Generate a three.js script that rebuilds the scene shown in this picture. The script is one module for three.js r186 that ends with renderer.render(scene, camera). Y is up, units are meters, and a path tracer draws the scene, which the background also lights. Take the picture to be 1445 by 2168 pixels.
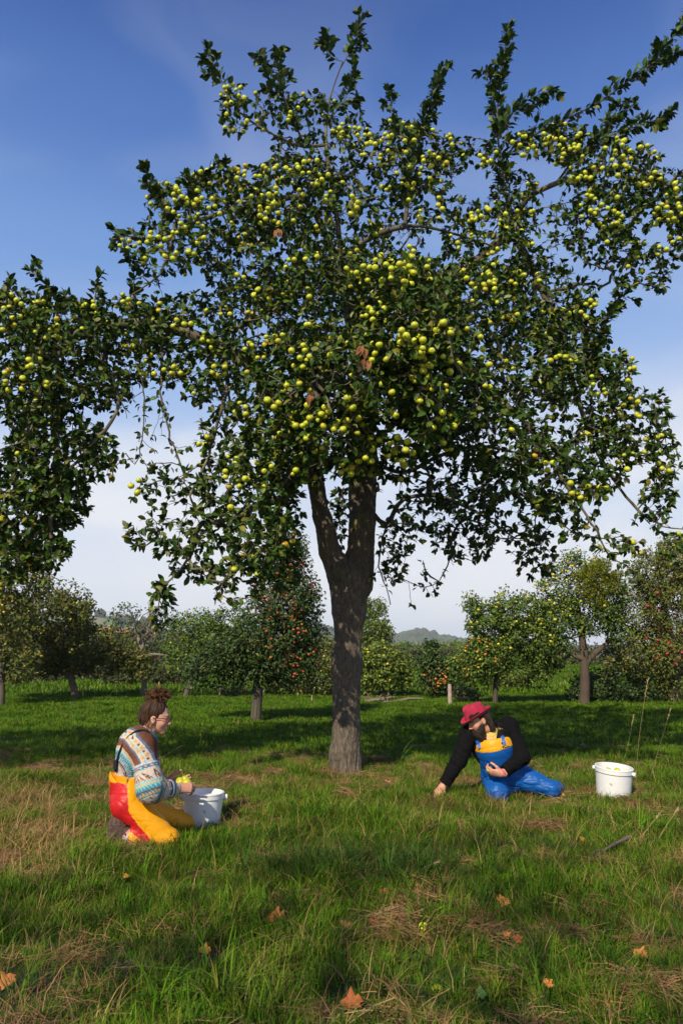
import * as THREE from 'three';
import { mergeGeometries } from 'three/addons/utils/BufferGeometryUtils.js';
import { ImprovedNoise } from 'three/addons/math/ImprovedNoise.js';

// ---------------------------------------------------------------- camera, sky, sun
const H = 1.27, PITCH = 11 * Math.PI / 180, F = 1550, CX = 722.5, CY = 1084;
const scene = new THREE.Scene();
const camera = new THREE.PerspectiveCamera(2 * Math.atan(1084 / F) * 180 / Math.PI, 682 / 1024, 0.1, 6000);
camera.position.set(0, H, 0);
camera.rotation.x = PITCH;
camera.focus = 7; camera.userData.fStop = 5.6;

const noise = new ImprovedNoise();
const N3 = (x, y, z) => noise.noise(x, y, z);
function fbm(x, y, z, o = 4) { let s = 0, a = 0.5; for (let i = 0; i < o; i++) { s += a * N3(x, y, z); x *= 2.03; y *= 2.03; z *= 2.03; a *= 0.5; } return s; }
function rng(seed) { let a = seed >>> 0; return () => { a = (a + 0x6D2B79F5) | 0; let t = Math.imul(a ^ (a >>> 15), 1 | a); t = (t + Math.imul(t ^ (t >>> 7), 61 | t)) ^ t; return ((t ^ (t >>> 14)) >>> 0) / 4294967296; }; }
const clamp = (x, a = 0, b = 1) => Math.min(b, Math.max(a, x));
const lerp = (a, b, t) => a + (b - a) * t;
const smooth = (a, b, x) => { const t = clamp((x - a) / (b - a)); return t * t * (3 - 2 * t); };
const V = (x, y, z) => new THREE.Vector3(x, y, z);
const srgb = (r, g, b) => new THREE.Color().setRGB(r / 255, g / 255, b / 255, THREE.SRGBColorSpace);

function makeSky() {                                               // clear autumn sky: deep blue overhead, white near the horizon, thin high cloud
  const W = 1024, HH = 512, d = new Float32Array(W * HH * 4);
  const stops = [[0, [0.82, 0.86, 0.93]], [6, [0.79, 0.84, 0.93]], [12, [0.64, 0.74, 0.91]], [20, [0.36, 0.52, 0.84]], [29, [0.19, 0.35, 0.71]], [38, [0.090, 0.20, 0.53]], [46, [0.045, 0.118, 0.38]], [60, [0.028, 0.080, 0.28]], [90, [0.020, 0.060, 0.22]]];
  for (let j = 0; j < HH; j++) {
    const el = Math.max(0, (j + 0.5) / HH * 180 - 90);
    let k = 0; while (k < stops.length - 2 && el > stops[k + 1][0]) k++;
    const t = smooth(0, 1, (el - stops[k][0]) / (stops[k + 1][0] - stops[k][0])) * 0.5 + 0.5 * clamp((el - stops[k][0]) / (stops[k + 1][0] - stops[k][0]));
    for (let i = 0; i < W; i++) {
      const az = (i + 0.5) / W * 2 * Math.PI, e = el * Math.PI / 180;
      const x = Math.cos(e) * Math.cos(az), y = Math.sin(e), z = Math.cos(e) * Math.sin(az);
      const c = [0, 1, 2].map(n => lerp(stops[k][1][n], stops[k + 1][1][n], t));
      // cirrus on a plane high above
      const px = x / (y + 0.10), pz = z / (y + 0.10);
      let s = fbm(px * 0.9 + 3.1 + 0.5 * fbm(px, pz, 2, 3), pz * 2.2 + 1.7, 0.5, 5);
      const wisp = smooth(0.06, 0.34, fbm(px * 1.6 + 4 + 0.8 * fbm(px * 2, pz * 2, 5, 3), pz * 0.45 + 2, 9.5, 6)) * 0.13 * smooth(56, 36, el);
      let cl = wisp + smooth(0.12, 0.5, s) * 0.14 * smooth(58, 30, el);
      const bank = smooth(-0.16, 0.26, fbm(az * 3.2 + 0.4 * fbm(az * 14, el * 0.6, 3, 4), el * 0.13 + 4, 7.7, 6)) * smooth(26, 8, el) * smooth(-1, 5, el);
      cl = clamp(cl + 0.95 * bank);
      const wh = [0.86, 0.88, 0.93], o = (j * W + i) * 4;
      for (let n = 0; n < 3; n++) d[o + n] = lerp(c[n], wh[n], cl) / 1.15;
      d[o + 3] = 1;
    }
  }
  const t = new THREE.DataTexture(d, W, HH, THREE.RGBAFormat, THREE.FloatType);
  t.mapping = THREE.EquirectangularReflectionMapping; t.magFilter = t.minFilter = THREE.LinearFilter; t.needsUpdate = true;
  return t;
}
scene.background = makeSky();
scene.environment = scene.background;

const SUN = V(-0.40, 0.78, 0.90).normalize();                         // behind and to the left of the camera, about 39 degrees up
const sun = new THREE.DirectionalLight(new THREE.Color(1.0, 0.89, 0.70), 5.0);
sun.position.copy(SUN).multiplyScalar(60).add(V(0, 0, -12));
sun.target.position.set(0, 0, -12);
sun.castShadow = true; sun.shadow.mapSize.set(4096, 4096);
Object.assign(sun.shadow.camera, { left: -32, right: 32, top: 32, bottom: -32, near: 1, far: 160 });
sun.shadow.bias = -0.0004; sun.shadow.normalBias = 0.02;
scene.add(sun, sun.target);

const renderer = new THREE.WebGLRenderer({ antialias: true });
renderer.toneMapping = THREE.LinearToneMapping;
renderer.toneMappingExposure = 1.15;
renderer.shadowMap.enabled = true;

// ---------------------------------------------------------------- naming and small helpers
const used = {};
function numbered(name) { const n = used[name] = (used[name] ?? -1) + 1; return n ? name + '_' + String(n).padStart(3, '0') : name; }
function tag(o, label, category, group) { o.userData.label = label; o.userData.category = category; if (group) o.userData.group = group; return o; }
function thing(name, label, category, pos = [0, 0, 0], turn = 0, group) {
  const o = new THREE.Group(); o.name = numbered(name); o.position.set(...pos); o.rotation.y = turn; scene.add(o);
  return tag(o, label, category, group);
}
function part(name, geo, mat, parent) { const m = new THREE.Mesh(geo, mat); m.name = name; parent.add(m); return m; }
function single(name, geo, mat, label, category, group, pos) { const m = new THREE.Mesh(geo, mat); m.name = numbered(name); if (pos) m.position.set(...pos); scene.add(m); return tag(m, label, category, group); }
function structure(name, geo, mat) { const m = new THREE.Mesh(geo, mat); m.name = numbered(name); m.userData.kind = 'structure'; scene.add(m); return m; }
const std = (color, roughness = 0.8, extra = {}) => new THREE.MeshStandardMaterial({ color: Array.isArray(color) ? new THREE.Color().setRGB(...color) : color, roughness, ...extra });
const paint = (roughness = 0.8, extra = {}) => std([1, 1, 1], roughness, { vertexColors: true, ...extra });

// direction of a photograph pixel, a point on that ray at ground distance d, and where the ray meets the ground
const cp = Math.cos(PITCH), sp = Math.sin(PITCH);
function ray(px, py) { const x = (px - CX) / F, y = (CY - py) / F; return V(x, y * cp + sp, -cp + y * sp); }
function P(px, py, d) { const r = ray(px, py), t = d / -r.z; return V(r.x * t, H + r.y * t, -d); }
function G(px, py, y = 0) { const r = ray(px, py), t = (y - H) / r.y; return V(r.x * t, y, r.z * t); }
const metre = (p) => F / ((-p.z) * cp + (p.y - H) * sp);            // photograph pixels per metre at a point

// ---------------------------------------------------------------- terrain
function ground(x, z) {
  const d = -z;
  let y = 0.05 * fbm(x * 0.35, z * 0.35, 1.5, 3) + 0.035 * fbm(x * 1.3 + 5, z * 1.3, 4.5, 3) * smooth(60, 20, d);
  y += 0.9 * smooth(34, 75, d) - 14 * smooth(110, 420, d);
  const q = Math.hypot(x - 0.05, z + 8.12); y += 0.06 * Math.exp(-q * q / 0.35);
  return y;
}
// ---------------------------------------------------------------- smooth bodies: distance fields meshed with surface nets
const smin = (a, b, k) => { if (k <= 0) return Math.min(a, b); const h = Math.max(k - Math.abs(a - b), 0) / k; return Math.min(a, b) - h * h * k * 0.25; };
const smax = (a, b, k) => -smin(-a, -b, k);
function cap(a, b, ra, rb, k = 0.03) {
  const ax = a.x, ay = a.y, az = a.z, dx = b.x - ax, dy = b.y - ay, dz = b.z - az, l2 = dx * dx + dy * dy + dz * dz || 1e-9;
  return { k, f: (x, y, z) => { x -= ax; y -= ay; z -= az; const t = clamp((x * dx + y * dy + z * dz) / l2); x -= dx * t; y -= dy * t; z -= dz * t; return Math.sqrt(x * x + y * y + z * z) - (ra + (rb - ra) * t); } };
}
function ell(c, r, k = 0.03, q) {                                     // ellipsoid, optionally turned by a quaternion
  const v = new THREE.Vector3(), iq = q?.clone().invert(), m = Math.min(...r);
  return { k, f: (x, y, z) => { v.set(x - c.x, y - c.y, z - c.z); if (iq) v.applyQuaternion(iq); const a = v.x / r[0], b = v.y / r[1], e = v.z / r[2], n = Math.sqrt(a * a + b * b + e * e); const g = Math.sqrt(a * a / r[0] / r[0] + b * b / r[1] / r[1] + e * e / r[2] / r[2]); return n < 1e-6 ? -m : n * (n - 1) / g; } };
}
const join = (list) => (x, y, z) => { let d = 1e3; for (const p of list) d = smin(d, p.f(x, y, z), p.k); return d; };
function nets(f, lo, hi, h, color) {
  const nx = Math.ceil((hi.x - lo.x) / h) + 1, ny = Math.ceil((hi.y - lo.y) / h) + 1, nz = Math.ceil((hi.z - lo.z) / h) + 1;
  const g = new Float32Array(nx * ny * nz), B = 4, id = (i, j, k) => (k * ny + j) * nx + i;
  for (let K = 0; K < nz; K += B) for (let J = 0; J < ny; J += B) for (let I = 0; I < nx; I += B) {
    const c = f(lo.x + (I + 1.5) * h, lo.y + (J + 1.5) * h, lo.z + (K + 1.5) * h), far = Math.abs(c) > B * h * 1.5;
    for (let k = K; k < Math.min(nz, K + B); k++) for (let j = J; j < Math.min(ny, J + B); j++) for (let i = I; i < Math.min(nx, I + B); i++) g[id(i, j, k)] = far ? c : f(lo.x + i * h, lo.y + j * h, lo.z + k * h);
  }
  const vi = new Int32Array(nx * ny * nz).fill(-1), pos = [], idx = [];
  const E = [[0, 1], [2, 3], [4, 5], [6, 7], [0, 2], [1, 3], [4, 6], [5, 7], [0, 4], [1, 5], [2, 6], [3, 7]];
  const o = [0, 1, nx, nx + 1, nx * ny, nx * ny + 1, nx * ny + nx, nx * ny + nx + 1];
  for (let k = 0; k < nz - 1; k++) for (let j = 0; j < ny - 1; j++) for (let i = 0; i < nx - 1; i++) {
    const b = id(i, j, k); let s = 0; for (let c = 0; c < 8; c++) if (g[b + o[c]] < 0) s++;
    if (s === 0 || s === 8) continue;
    let x = 0, y = 0, z = 0, n = 0;
    for (const [a, c] of E) { const u = g[b + o[a]], w = g[b + o[c]]; if ((u < 0) === (w < 0)) continue; const t = u / (u - w); x += lerp(a & 1, c & 1, t); y += lerp(a >> 1 & 1, c >> 1 & 1, t); z += lerp(a >> 2, c >> 2, t); n++; }
    vi[b] = pos.length / 3; pos.push(lo.x + (i + x / n) * h, lo.y + (j + y / n) * h, lo.z + (k + z / n) * h);
  }
  const quad = (a, b, c, d, flip) => { if (flip) idx.push(a, c, b, b, c, d); else idx.push(a, b, c, b, d, c); };
  for (let k = 1; k < nz - 1; k++) for (let j = 1; j < ny - 1; j++) for (let i = 1; i < nx - 1; i++) {
    const b = id(i, j, k), s = g[b] < 0;
    if (s !== g[b + 1] < 0) quad(vi[b - nx - nx * ny], vi[b - nx * ny], vi[b - nx], vi[b], !s);
    if (s !== g[b + nx] < 0) quad(vi[b - 1 - nx * ny], vi[b - nx * ny], vi[b - 1], vi[b], s);
    if (s !== g[b + nx * ny] < 0) quad(vi[b - 1 - nx], vi[b - nx], vi[b - 1], vi[b], !s);
  }
  const nv = pos.length / 3, nor = new Float32Array(nv * 3), col = new Float32Array(nv * 3), uv = new Float32Array(nv * 2), e = h * 0.6;
  for (let q = 0; q < nv; q++) {
    const x = pos[q * 3], y = pos[q * 3 + 1], z = pos[q * 3 + 2];
    let a = f(x + e, y, z) - f(x - e, y, z), b = f(x, y + e, z) - f(x, y - e, z), c = f(x, y, z + e) - f(x, y, z - e); const l = Math.hypot(a, b, c) || 1;
    nor.set([a / l, b / l, c / l], q * 3); uv.set([x + z * 0.6, y], q * 2);
    if (color) col.set(color(x, y, z, a / l, b / l, c / l), q * 3); else col.set([1, 1, 1], q * 3);
  }
  const geo = new THREE.BufferGeometry();
  geo.setAttribute('position', new THREE.BufferAttribute(new Float32Array(pos), 3)); geo.setAttribute('normal', new THREE.BufferAttribute(nor, 3));
  geo.setAttribute('uv', new THREE.BufferAttribute(uv, 2)); geo.setAttribute('color', new THREE.BufferAttribute(col, 3)); geo.setIndex(idx);
  return geo;
}
function box3(points, pad) { const b = new THREE.Box3().setFromPoints(points); b.min.subScalar(pad); b.max.addScalar(pad); return b; }

// a tapered tube through points; radius is a function of 0..1, colour of the point
function tube(pts, radius, sides = 6, color, caps = true) {
  const pos = [], nor = [], col = [], idx = [], uv = []; let ref = V(0.3, 0.2, 1).normalize(), len = 0;
  for (let i = 0; i < pts.length; i++) {
    const t = V().subVectors(pts[Math.min(pts.length - 1, i + 1)], pts[Math.max(0, i - 1)]).normalize();
    if (Math.abs(ref.dot(t)) > 0.95) ref = Math.abs(t.y) < 0.9 ? V(0, 1, 0) : V(1, 0, 0);
    const a = V().crossVectors(t, ref).normalize(), b = V().crossVectors(a, t).normalize(); ref = b.clone();
    const r = typeof radius === 'function' ? radius(i / (pts.length - 1), i) : radius; if (i) len += pts[i].distanceTo(pts[i - 1]);
    for (let s = 0; s < sides; s++) {
      const w = s / sides * 2 * Math.PI, c = Math.cos(w), n = Math.sin(w);
      const nx = a.x * c + b.x * n, ny = a.y * c + b.y * n, nz = a.z * c + b.z * n;
      pos.push(pts[i].x + nx * r, pts[i].y + ny * r, pts[i].z + nz * r); nor.push(nx, ny, nz); uv.push(s / sides * 0.2, len);
      const k = color ? color(pts[i], i / (pts.length - 1)) : [1, 1, 1]; col.push(...k);
    }
    if (i) for (let s = 0; s < sides; s++) { const p = (i - 1) * sides + s, q = (i - 1) * sides + (s + 1) % sides; idx.push(p, p + sides, q, q, p + sides, q + sides); }
  }
  if (caps) for (const e of [0, pts.length - 1]) for (let s = 1; s < sides - 1; s++) { const b = e * sides; e ? idx.push(b, b + s + 1, b + s) : idx.push(b, b + s, b + s + 1); }
  const g = new THREE.BufferGeometry();
  g.setAttribute('position', new THREE.Float32BufferAttribute(pos, 3)); g.setAttribute('normal', new THREE.Float32BufferAttribute(nor, 3)); g.setAttribute('uv', new THREE.Float32BufferAttribute(uv, 2)); g.setAttribute('color', new THREE.Float32BufferAttribute(col, 3)); g.setIndex(idx);
  return g;
}
function spline(pts, n) { return new THREE.CatmullRomCurve3(pts, false, 'centripetal').getPoints(n); }
function tint(g, c) { const n = g.attributes.position.count, a = new Float32Array(n * 3); for (let i = 0; i < n; i++) { const p = typeof c === 'function' ? c(g.attributes.position.getX(i), g.attributes.position.getY(i), g.attributes.position.getZ(i)) : c; a.set(p, i * 3); } g.setAttribute('color', new THREE.BufferAttribute(a, 3)); return g; }

// many copies of small geometry as one object
class Swarm {
  constructor() { this.m = []; this.c = []; }
  add(mat, col) { this.m.push(...mat.elements); this.c.push(...col); }
  get count() { return this.m.length / 16; }
  build(geo, mat) {
    const n = this.count, im = new THREE.InstancedMesh(geo, mat, n);
    im.instanceMatrix = new THREE.InstancedBufferAttribute(new Float32Array(this.m), 16);
    im.instanceColor = new THREE.InstancedBufferAttribute(new Float32Array(this.c), 3);
    return im;
  }
}
const _x = V(), _y = V(), _z = V();
function pose(p, dir, normal, s, out = new THREE.Matrix4(), sx = s) {   // +y along dir, +z along normal
  _y.copy(dir).normalize(); _x.crossVectors(_y, normal); if (_x.lengthSq() < 1e-8) _x.set(1, 0, 0).cross(_y); _x.normalize(); _z.crossVectors(_x, _y);
  out.makeBasis(_x.multiplyScalar(sx), _y.multiplyScalar(s), _z.multiplyScalar(s)); out.setPosition(p); return out;
}
const ball = (R) => { for (;;) { const a = R() * 2 - 1, b = R() * 2 - 1, c = R() * 2 - 1; if (a * a + b * b + c * c < 1) return V(a, b, c); } };
const pick = (R, list) => { let t = R(); for (const [w, v] of list) if ((t -= w) < 0) return v; return list[0][1]; };
const vary = (R, c, a = 0.2) => { const k = 1 + (R() - 0.5) * 2 * a; return [c[0] * k * (1 + (R() - 0.5) * a * 0.5), c[1] * k, c[2] * k * (1 + (R() - 0.5) * a)]; };
// ---------------------------------------------------------------- ground, hills
{
  const xs = [], zs = []; const A = 150, B = 190;
  for (let i = -A; i <= A; i++) xs.push(Math.sign(i) * (Math.abs(i) * 0.07 + Math.pow(Math.abs(i) / A, 6) * 1400 + Math.pow(Math.abs(i) / A, 3) * 30));
  for (let j = 0; j <= B; j++) zs.push(6 - j * 0.13 - Math.pow(j / B, 7) * 1500 - Math.pow(j / B, 3) * 40);
  const pos = [], col = [], uv = [], idx = [], n = xs.length;
  for (const z of zs) for (const x of xs) {
    pos.push(x, ground(x, z), z); uv.push(x, z);
    const d = fbm(x * 0.9, z * 0.9, 3.3, 4), e = fbm(x * 0.05, z * 0.05, 8.1, 3), dry = smooth(0.0, 0.35, d + 0.15);
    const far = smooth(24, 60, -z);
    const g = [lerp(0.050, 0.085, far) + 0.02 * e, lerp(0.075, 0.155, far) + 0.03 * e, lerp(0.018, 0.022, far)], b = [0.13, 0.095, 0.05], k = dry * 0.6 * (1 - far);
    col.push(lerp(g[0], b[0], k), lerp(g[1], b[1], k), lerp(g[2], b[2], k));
  }
  for (let j = 0; j < zs.length - 1; j++) for (let i = 0; i < n - 1; i++) { const a = j * n + i; idx.push(a, a + 1, a + n, a + 1, a + n + 1, a + n); }
  const geo = new THREE.BufferGeometry();
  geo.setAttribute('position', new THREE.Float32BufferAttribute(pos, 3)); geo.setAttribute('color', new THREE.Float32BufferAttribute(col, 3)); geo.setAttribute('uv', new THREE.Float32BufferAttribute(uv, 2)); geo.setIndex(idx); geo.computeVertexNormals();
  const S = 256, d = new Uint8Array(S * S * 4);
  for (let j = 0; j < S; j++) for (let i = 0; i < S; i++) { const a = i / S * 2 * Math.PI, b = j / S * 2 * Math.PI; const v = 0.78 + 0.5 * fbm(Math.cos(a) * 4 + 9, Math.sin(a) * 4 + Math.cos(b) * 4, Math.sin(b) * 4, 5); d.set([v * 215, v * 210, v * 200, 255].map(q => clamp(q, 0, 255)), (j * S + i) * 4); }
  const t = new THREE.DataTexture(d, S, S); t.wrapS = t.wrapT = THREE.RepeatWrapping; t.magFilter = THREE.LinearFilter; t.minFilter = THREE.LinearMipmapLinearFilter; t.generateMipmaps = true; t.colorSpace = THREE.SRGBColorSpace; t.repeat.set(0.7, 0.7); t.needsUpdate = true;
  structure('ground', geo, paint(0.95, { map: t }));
}
function hillGeo(d0, d1, x0, x1, height, color, nx = 140, nd = 40) {
  const pos = [], col = [], idx = [];
  for (let j = 0; j <= nd; j++) for (let i = 0; i <= nx; i++) { const x = lerp(x0, x1, i / nx), d = lerp(d0, d1, j / nd), y = height(x, d); pos.push(x, y, -d); col.push(...color(x, d, y)); }
  for (let j = 0; j < nd; j++) for (let i = 0; i < nx; i++) { const a = j * (nx + 1) + i; idx.push(a, a + 1, a + nx + 1, a + 1, a + nx + 2, a + nx + 1); }
  const g = new THREE.BufferGeometry(); g.setAttribute('position', new THREE.Float32BufferAttribute(pos, 3)); g.setAttribute('color', new THREE.Float32BufferAttribute(col, 3)); g.setIndex(idx); g.computeVertexNormals(); return g;
}
const fieldColor = (x, d, seed) => { const c = Math.floor(x / 130 + 2.3 * N3(x * 0.003, d * 0.003, seed)) * 7 + Math.floor(d / 170) * 13; const h = Math.abs(Math.sin(c * 12.9898 + seed) * 43758.5453) % 1; return h < 0.2 ? [0.30, 0.20, 0.13] : h < 0.75 ? [0.10 + 0.05 * h, 0.16 + 0.05 * h, 0.035] : [0.20, 0.19, 0.08]; };
// far wooded ridge with a rounded top right of the trunk, a lower farmed ridge to the left
const ridgeTop = (x) => {                                            // metres above the eye at 1500 m
  const px = CX + x / 1500 * F * cp; let y = 8 + 3 * N3(x * 0.004, 1, 1);
  y += 29 * Math.exp(-Math.pow((px - 868) / (px < 868 ? 62 : 50), 2)) + 14 * Math.exp(-Math.pow((px - 940) / 60, 2)) + 40 * Math.exp(-Math.pow((px - 665) / 85, 2)) + 34 * Math.exp(-Math.pow((px - 560) / 90, 2)) + 15 * Math.exp(-Math.pow((px - 1060) / 60, 2));
  return y;
};
const ridgeY = (x, d) => { const k = smooth(900, 1500, d) * smooth(2300, 1600, d); return -14 + (ridgeTop(x) + 14 + H) * k + 1.5 * N3(x * 0.02, d * 0.02, 3); };
structure('far_hill', hillGeo(880, 2300, -1100, 1300, ridgeY, (x, d) => (d > 1240 + 120 * N3(x * 0.004, 4, 2) ? [0.035, 0.055, 0.022] : fieldColor(x, d, 2)), 170, 60), paint(0.95));
const leftTop = (x) => { const px = CX + x / 900 * F * cp; return 2 + 44 * smooth(470, 250, px) + 4 * N3(x * 0.006, 2, 5); };
const leftY = (x, d) => -14 + (leftTop(x) + 14 + H) * smooth(420, 900, d) * smooth(1300, 950, d);
structure('farmed_hill', hillGeo(410, 1300, -900, -40, leftY, (x, d) => (N3(x * 0.012, d * 0.02, 9) > 0.18 ? [0.04, 0.06, 0.025] : fieldColor(x, d, 5)), 120, 50), paint(0.95));
{                                                                    // woods on the far slopes: one mass
  const R = rng(77), s = new Swarm(), g = new THREE.IcosahedronGeometry(1, 2), p = g.attributes.position;
  for (let i = 0; i < p.count; i++) { const v = V().fromBufferAttribute(p, i), k = 1 + 0.5 * fbm(v.x * 2 + 3, v.y * 2, v.z * 2, 3); p.setXYZ(i, v.x * k, v.y * k * 0.9, v.z * k); } g.computeVertexNormals();
  const m = new THREE.Matrix4();
  for (let i = 0; i < 5200; i++) {
    const left = i % 4 === 0; const x = left ? lerp(-800, -60, R()) : lerp(-560, 720, R()), d = left ? lerp(450, 950, R()) : lerp(1130, 1640, R());
    const wood = left ? N3(x * 0.012, d * 0.02, 9) > 0.14 || R() < 0.06 : d > 1240 + 120 * N3(x * 0.004, 4, 2) || R() < 0.12;
    if (!wood) continue;
    const r = 3 + 4.5 * R(); m.makeRotationY(R() * 6.3).scale(V(r, r * (0.9 + 0.5 * R()), r)); m.setPosition(x, (left ? leftY(x, d) : ridgeY(x, d)) + r * 0.5, -d);
    s.add(m, vary(R, pick(R, [[0.6, [0.035, 0.06, 0.02]], [0.3, [0.06, 0.075, 0.02]], [0.1, [0.09, 0.07, 0.025]]]), 0.3));
  }
  const o = s.build(g, std([1, 1, 1], 0.95)); o.name = 'far_woods'; o.userData.kind = 'stuff'; tag(o, 'distant woods covering the hazy hills on the skyline', 'woodland'); scene.add(o);
}
// ---------------------------------------------------------------- trees
function leafGeo(w = 0.55, fold = 0.12, bend = 0.18, rows = 5) {      // unit leaf along +y, normal +z, folded along the midrib, edges slightly wavy
  const pos = [], idx = [], col = [];
  for (let i = 0; i <= rows; i++) {
    const t = i / rows, hw = 0.5 * w * Math.pow(Math.sin(Math.PI * Math.pow(t, 0.9)), 0.72) * (1 - 0.08 * t) + (i === 0 ? 0.012 : 0), z = -bend * t * t, e = fold * hw / (0.5 * w) * 0.8;
    pos.push(-hw, t, z + e + 0.02 * Math.sin(i * 2.6), 0, t, z, hw, t, z + e - 0.02 * Math.sin(i * 2.1)); for (let k = 0; k < 3; k++) col.push(...(k === 1 ? [1.25, 1.2, 1.1] : [1, 1, 1]));
    if (i) { const a = (i - 1) * 3; idx.push(a, a + 1, a + 3, a + 1, a + 4, a + 3, a + 1, a + 2, a + 4, a + 2, a + 5, a + 4); }
  }
  const g = new THREE.BufferGeometry(); g.setAttribute('position', new THREE.Float32BufferAttribute(pos, 3)); g.setAttribute('color', new THREE.Float32BufferAttribute(col, 3)); g.setAttribute('uv', new THREE.Float32BufferAttribute(pos.filter((_, i) => i % 3 < 2), 2)); g.setIndex(idx); g.computeVertexNormals(); return g;
}
const LEAF = leafGeo(0.58, 0.07, 0.14), LEAF2 = leafGeo(0.52, 0.16, 0.38), LEAF_FAR = leafGeo(0.6, 0.15, 0.2, 2);
const leafMat = new THREE.MeshPhysicalMaterial({ color: 0xffffff, vertexColors: true, roughness: 0.42, specularIntensity: 0.22, side: THREE.DoubleSide });
const barkMat = paint(0.92);

function appleGeo(blush, body = [0.45, 0.475, 0.020], red = [0.45, 0.14, 0.02], seg = [14, 10]) {
  const g = new THREE.SphereGeometry(1, ...seg), p = g.attributes.position;
  for (let i = 0; i < p.count; i++) {
    const v = V().fromBufferAttribute(p, i), h = v.y, rr = Math.hypot(v.x, v.z), a = Math.atan2(v.z, v.x);
    const k = 1 + 0.03 * Math.cos(a * 5) * (h < 0 ? 1 : 0.4); const dip = 0.26 * Math.exp(-rr * rr / 0.06) * (h > 0 ? 1 : 0.7);
    p.setXYZ(i, v.x * k * (1 - 0.06 * h * -1), (h > 0 ? h * 0.88 - dip : h * 0.86 + dip), v.z * k * (1 + 0.06 * h));
  }
  g.computeVertexNormals();
  return tint(g, (x, y, z) => { const rr = Math.hypot(x, z); if (y < 0 && rr < 0.16) return [0.05, 0.035, 0.015]; const n = fbm(x * 2 + 4, y * 1.4, z * 2, 3), b = blush * smooth(0.0, 0.9, 0.55 * x + 0.5 * y + n * 1.2 + 0.3), q = 1 + 0.16 * n; return [0, 1, 2].map(c => lerp(body[c], red[c], b) * q); });
}
const stemGeo = (() => { const g = tube([V(0, 0.62, 0), V(0.03, 1.0, 0.02), V(0.10, 1.35, 0.04)], 0.05, 5, () => [0.10, 0.07, 0.03]); return g; })();
const APPLES = [0.05, 0.2, 0.42, 0.75].map(b => mergeGeometries([appleGeo(b), stemGeo].map(g => { g = g.toNonIndexed(); return g; })));
const appleMat = paint(0.38, { });

// a growing branch net
class Net {
  constructor() { this.p = []; this.up = []; this.r = []; this.own = []; }
  add(p, up, own = 0) { this.p.push(p); this.up.push(up); this.r.push(0); this.own.push(own); return this.p.length - 1; }
  path(pts, step, from = -1, own = 1) { const c = new THREE.CatmullRomCurve3(pts, false, 'centripetal'), n = Math.max(2, Math.ceil(c.getLength() / step)); let last = from; const out = []; c.getSpacedPoints(n).forEach((p, i) => { if (i === 0 && from >= 0) return; last = this.add(p, last, own); out.push(last); }); return out; }
  nearest(q, bias) { let b = -1, bd = 1e9; const P = this.p; for (let i = 0; i < P.length; i++) { const x = P[i].x - q.x, y = P[i].y - q.y, z = P[i].z - q.z, d = x * x + y * y + z * z; if (d < bd && !(bias && bias(i))) { bd = d; b = i; } } return [b, Math.sqrt(bd)]; }
  reach(q, R, step = 0.09, sag = 0.12, wob = 0.1, bias) {            // joins point q to the net with a bent twig; returns its nodes
    const [b, d] = this.nearest(q, bias); const a = this.p[b]; const n = Math.max(1, Math.round(d / step)); const mid = V().lerpVectors(a, q, 0.5).add(ball(R).multiplyScalar(d * wob * 1.6)); mid.y += d * sag;
    let last = b; const out = []; for (let i = 1; i <= n; i++) { const t = i / n, p = V().copy(a).multiplyScalar((1 - t) * (1 - t)).addScaledVector(mid, 2 * t * (1 - t)).addScaledVector(q, t * t); if (i < n) p.addScaledVector(ball(R), 0.010); last = this.add(p, last); out.push(last); } return out;
  }
  weigh(tip, pow = 2.5, most = 1) { const w = new Float64Array(this.p.length), t = Math.pow(tip, pow); for (let i = this.p.length - 1; i >= 0; i--) { if (w[i] === 0) w[i] = t; this.r[i] = Math.min(most, Math.pow(w[i], 1 / pow)); if (this.up[i] >= 0) w[this.up[i]] += w[i] - (w[this.up[i]] === 0 ? -t * 0.02 : 0); } }
  wood(keep, color) {                                                  // one tube per unbranched run
    const kids = this.p.map(() => 0), big = this.p.map(() => -1); for (let i = 0; i < this.p.length; i++) { const u = this.up[i]; if (u >= 0) { kids[u]++; if (big[u] < 0 || this.r[i] > this.r[big[u]]) big[u] = i; } }
    const out = []; for (let i = 0; i < this.p.length; i++) { const u = this.up[i]; if (u >= 0 && big[u] === i) continue; if (u < 0 && big[i] < 0) continue; const run = []; if (u >= 0) run.push(u); let k = i; while (k >= 0) { run.push(k); k = big[k]; } if (run.length < 2 || !keep(run)) continue; const rr = run.map((n, q) => (q === 0 && u >= 0 ? Math.min(this.r[n], this.r[run[1]] * 1.15) : this.r[n])); const R0 = rr[0]; out.push(tube(run.map(n => this.p[n]), (t, q) => rr[q], R0 > 0.03 ? 8 : R0 > 0.010 ? 5 : 3, color, true)); }
    return out;
  }
}
const barkColor = (base, lichen) => (p) => { const n = fbm(p.x * 6, p.y * 3, p.z * 6, 3), m = smooth(0.05, 0.3, fbm(p.x * 11 + 4, p.y * 9, p.z * 11, 3)) * lichen; const k = 1 + 0.7 * n; return [lerp(base[0] * k, 0.19, m), lerp(base[1] * k, 0.18, m), lerp(base[2] * k, 0.10, m)]; };
const GREENS = [[0.38, [0.021, 0.046, 0.007]], [0.32, [0.035, 0.070, 0.009]], [0.17, [0.066, 0.098, 0.013]], [0.085, [0.12, 0.135, 0.050]], [0.05, [0.13, 0.12, 0.016]], [0.005, [0.19, 0.085, 0.03]]];

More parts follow.
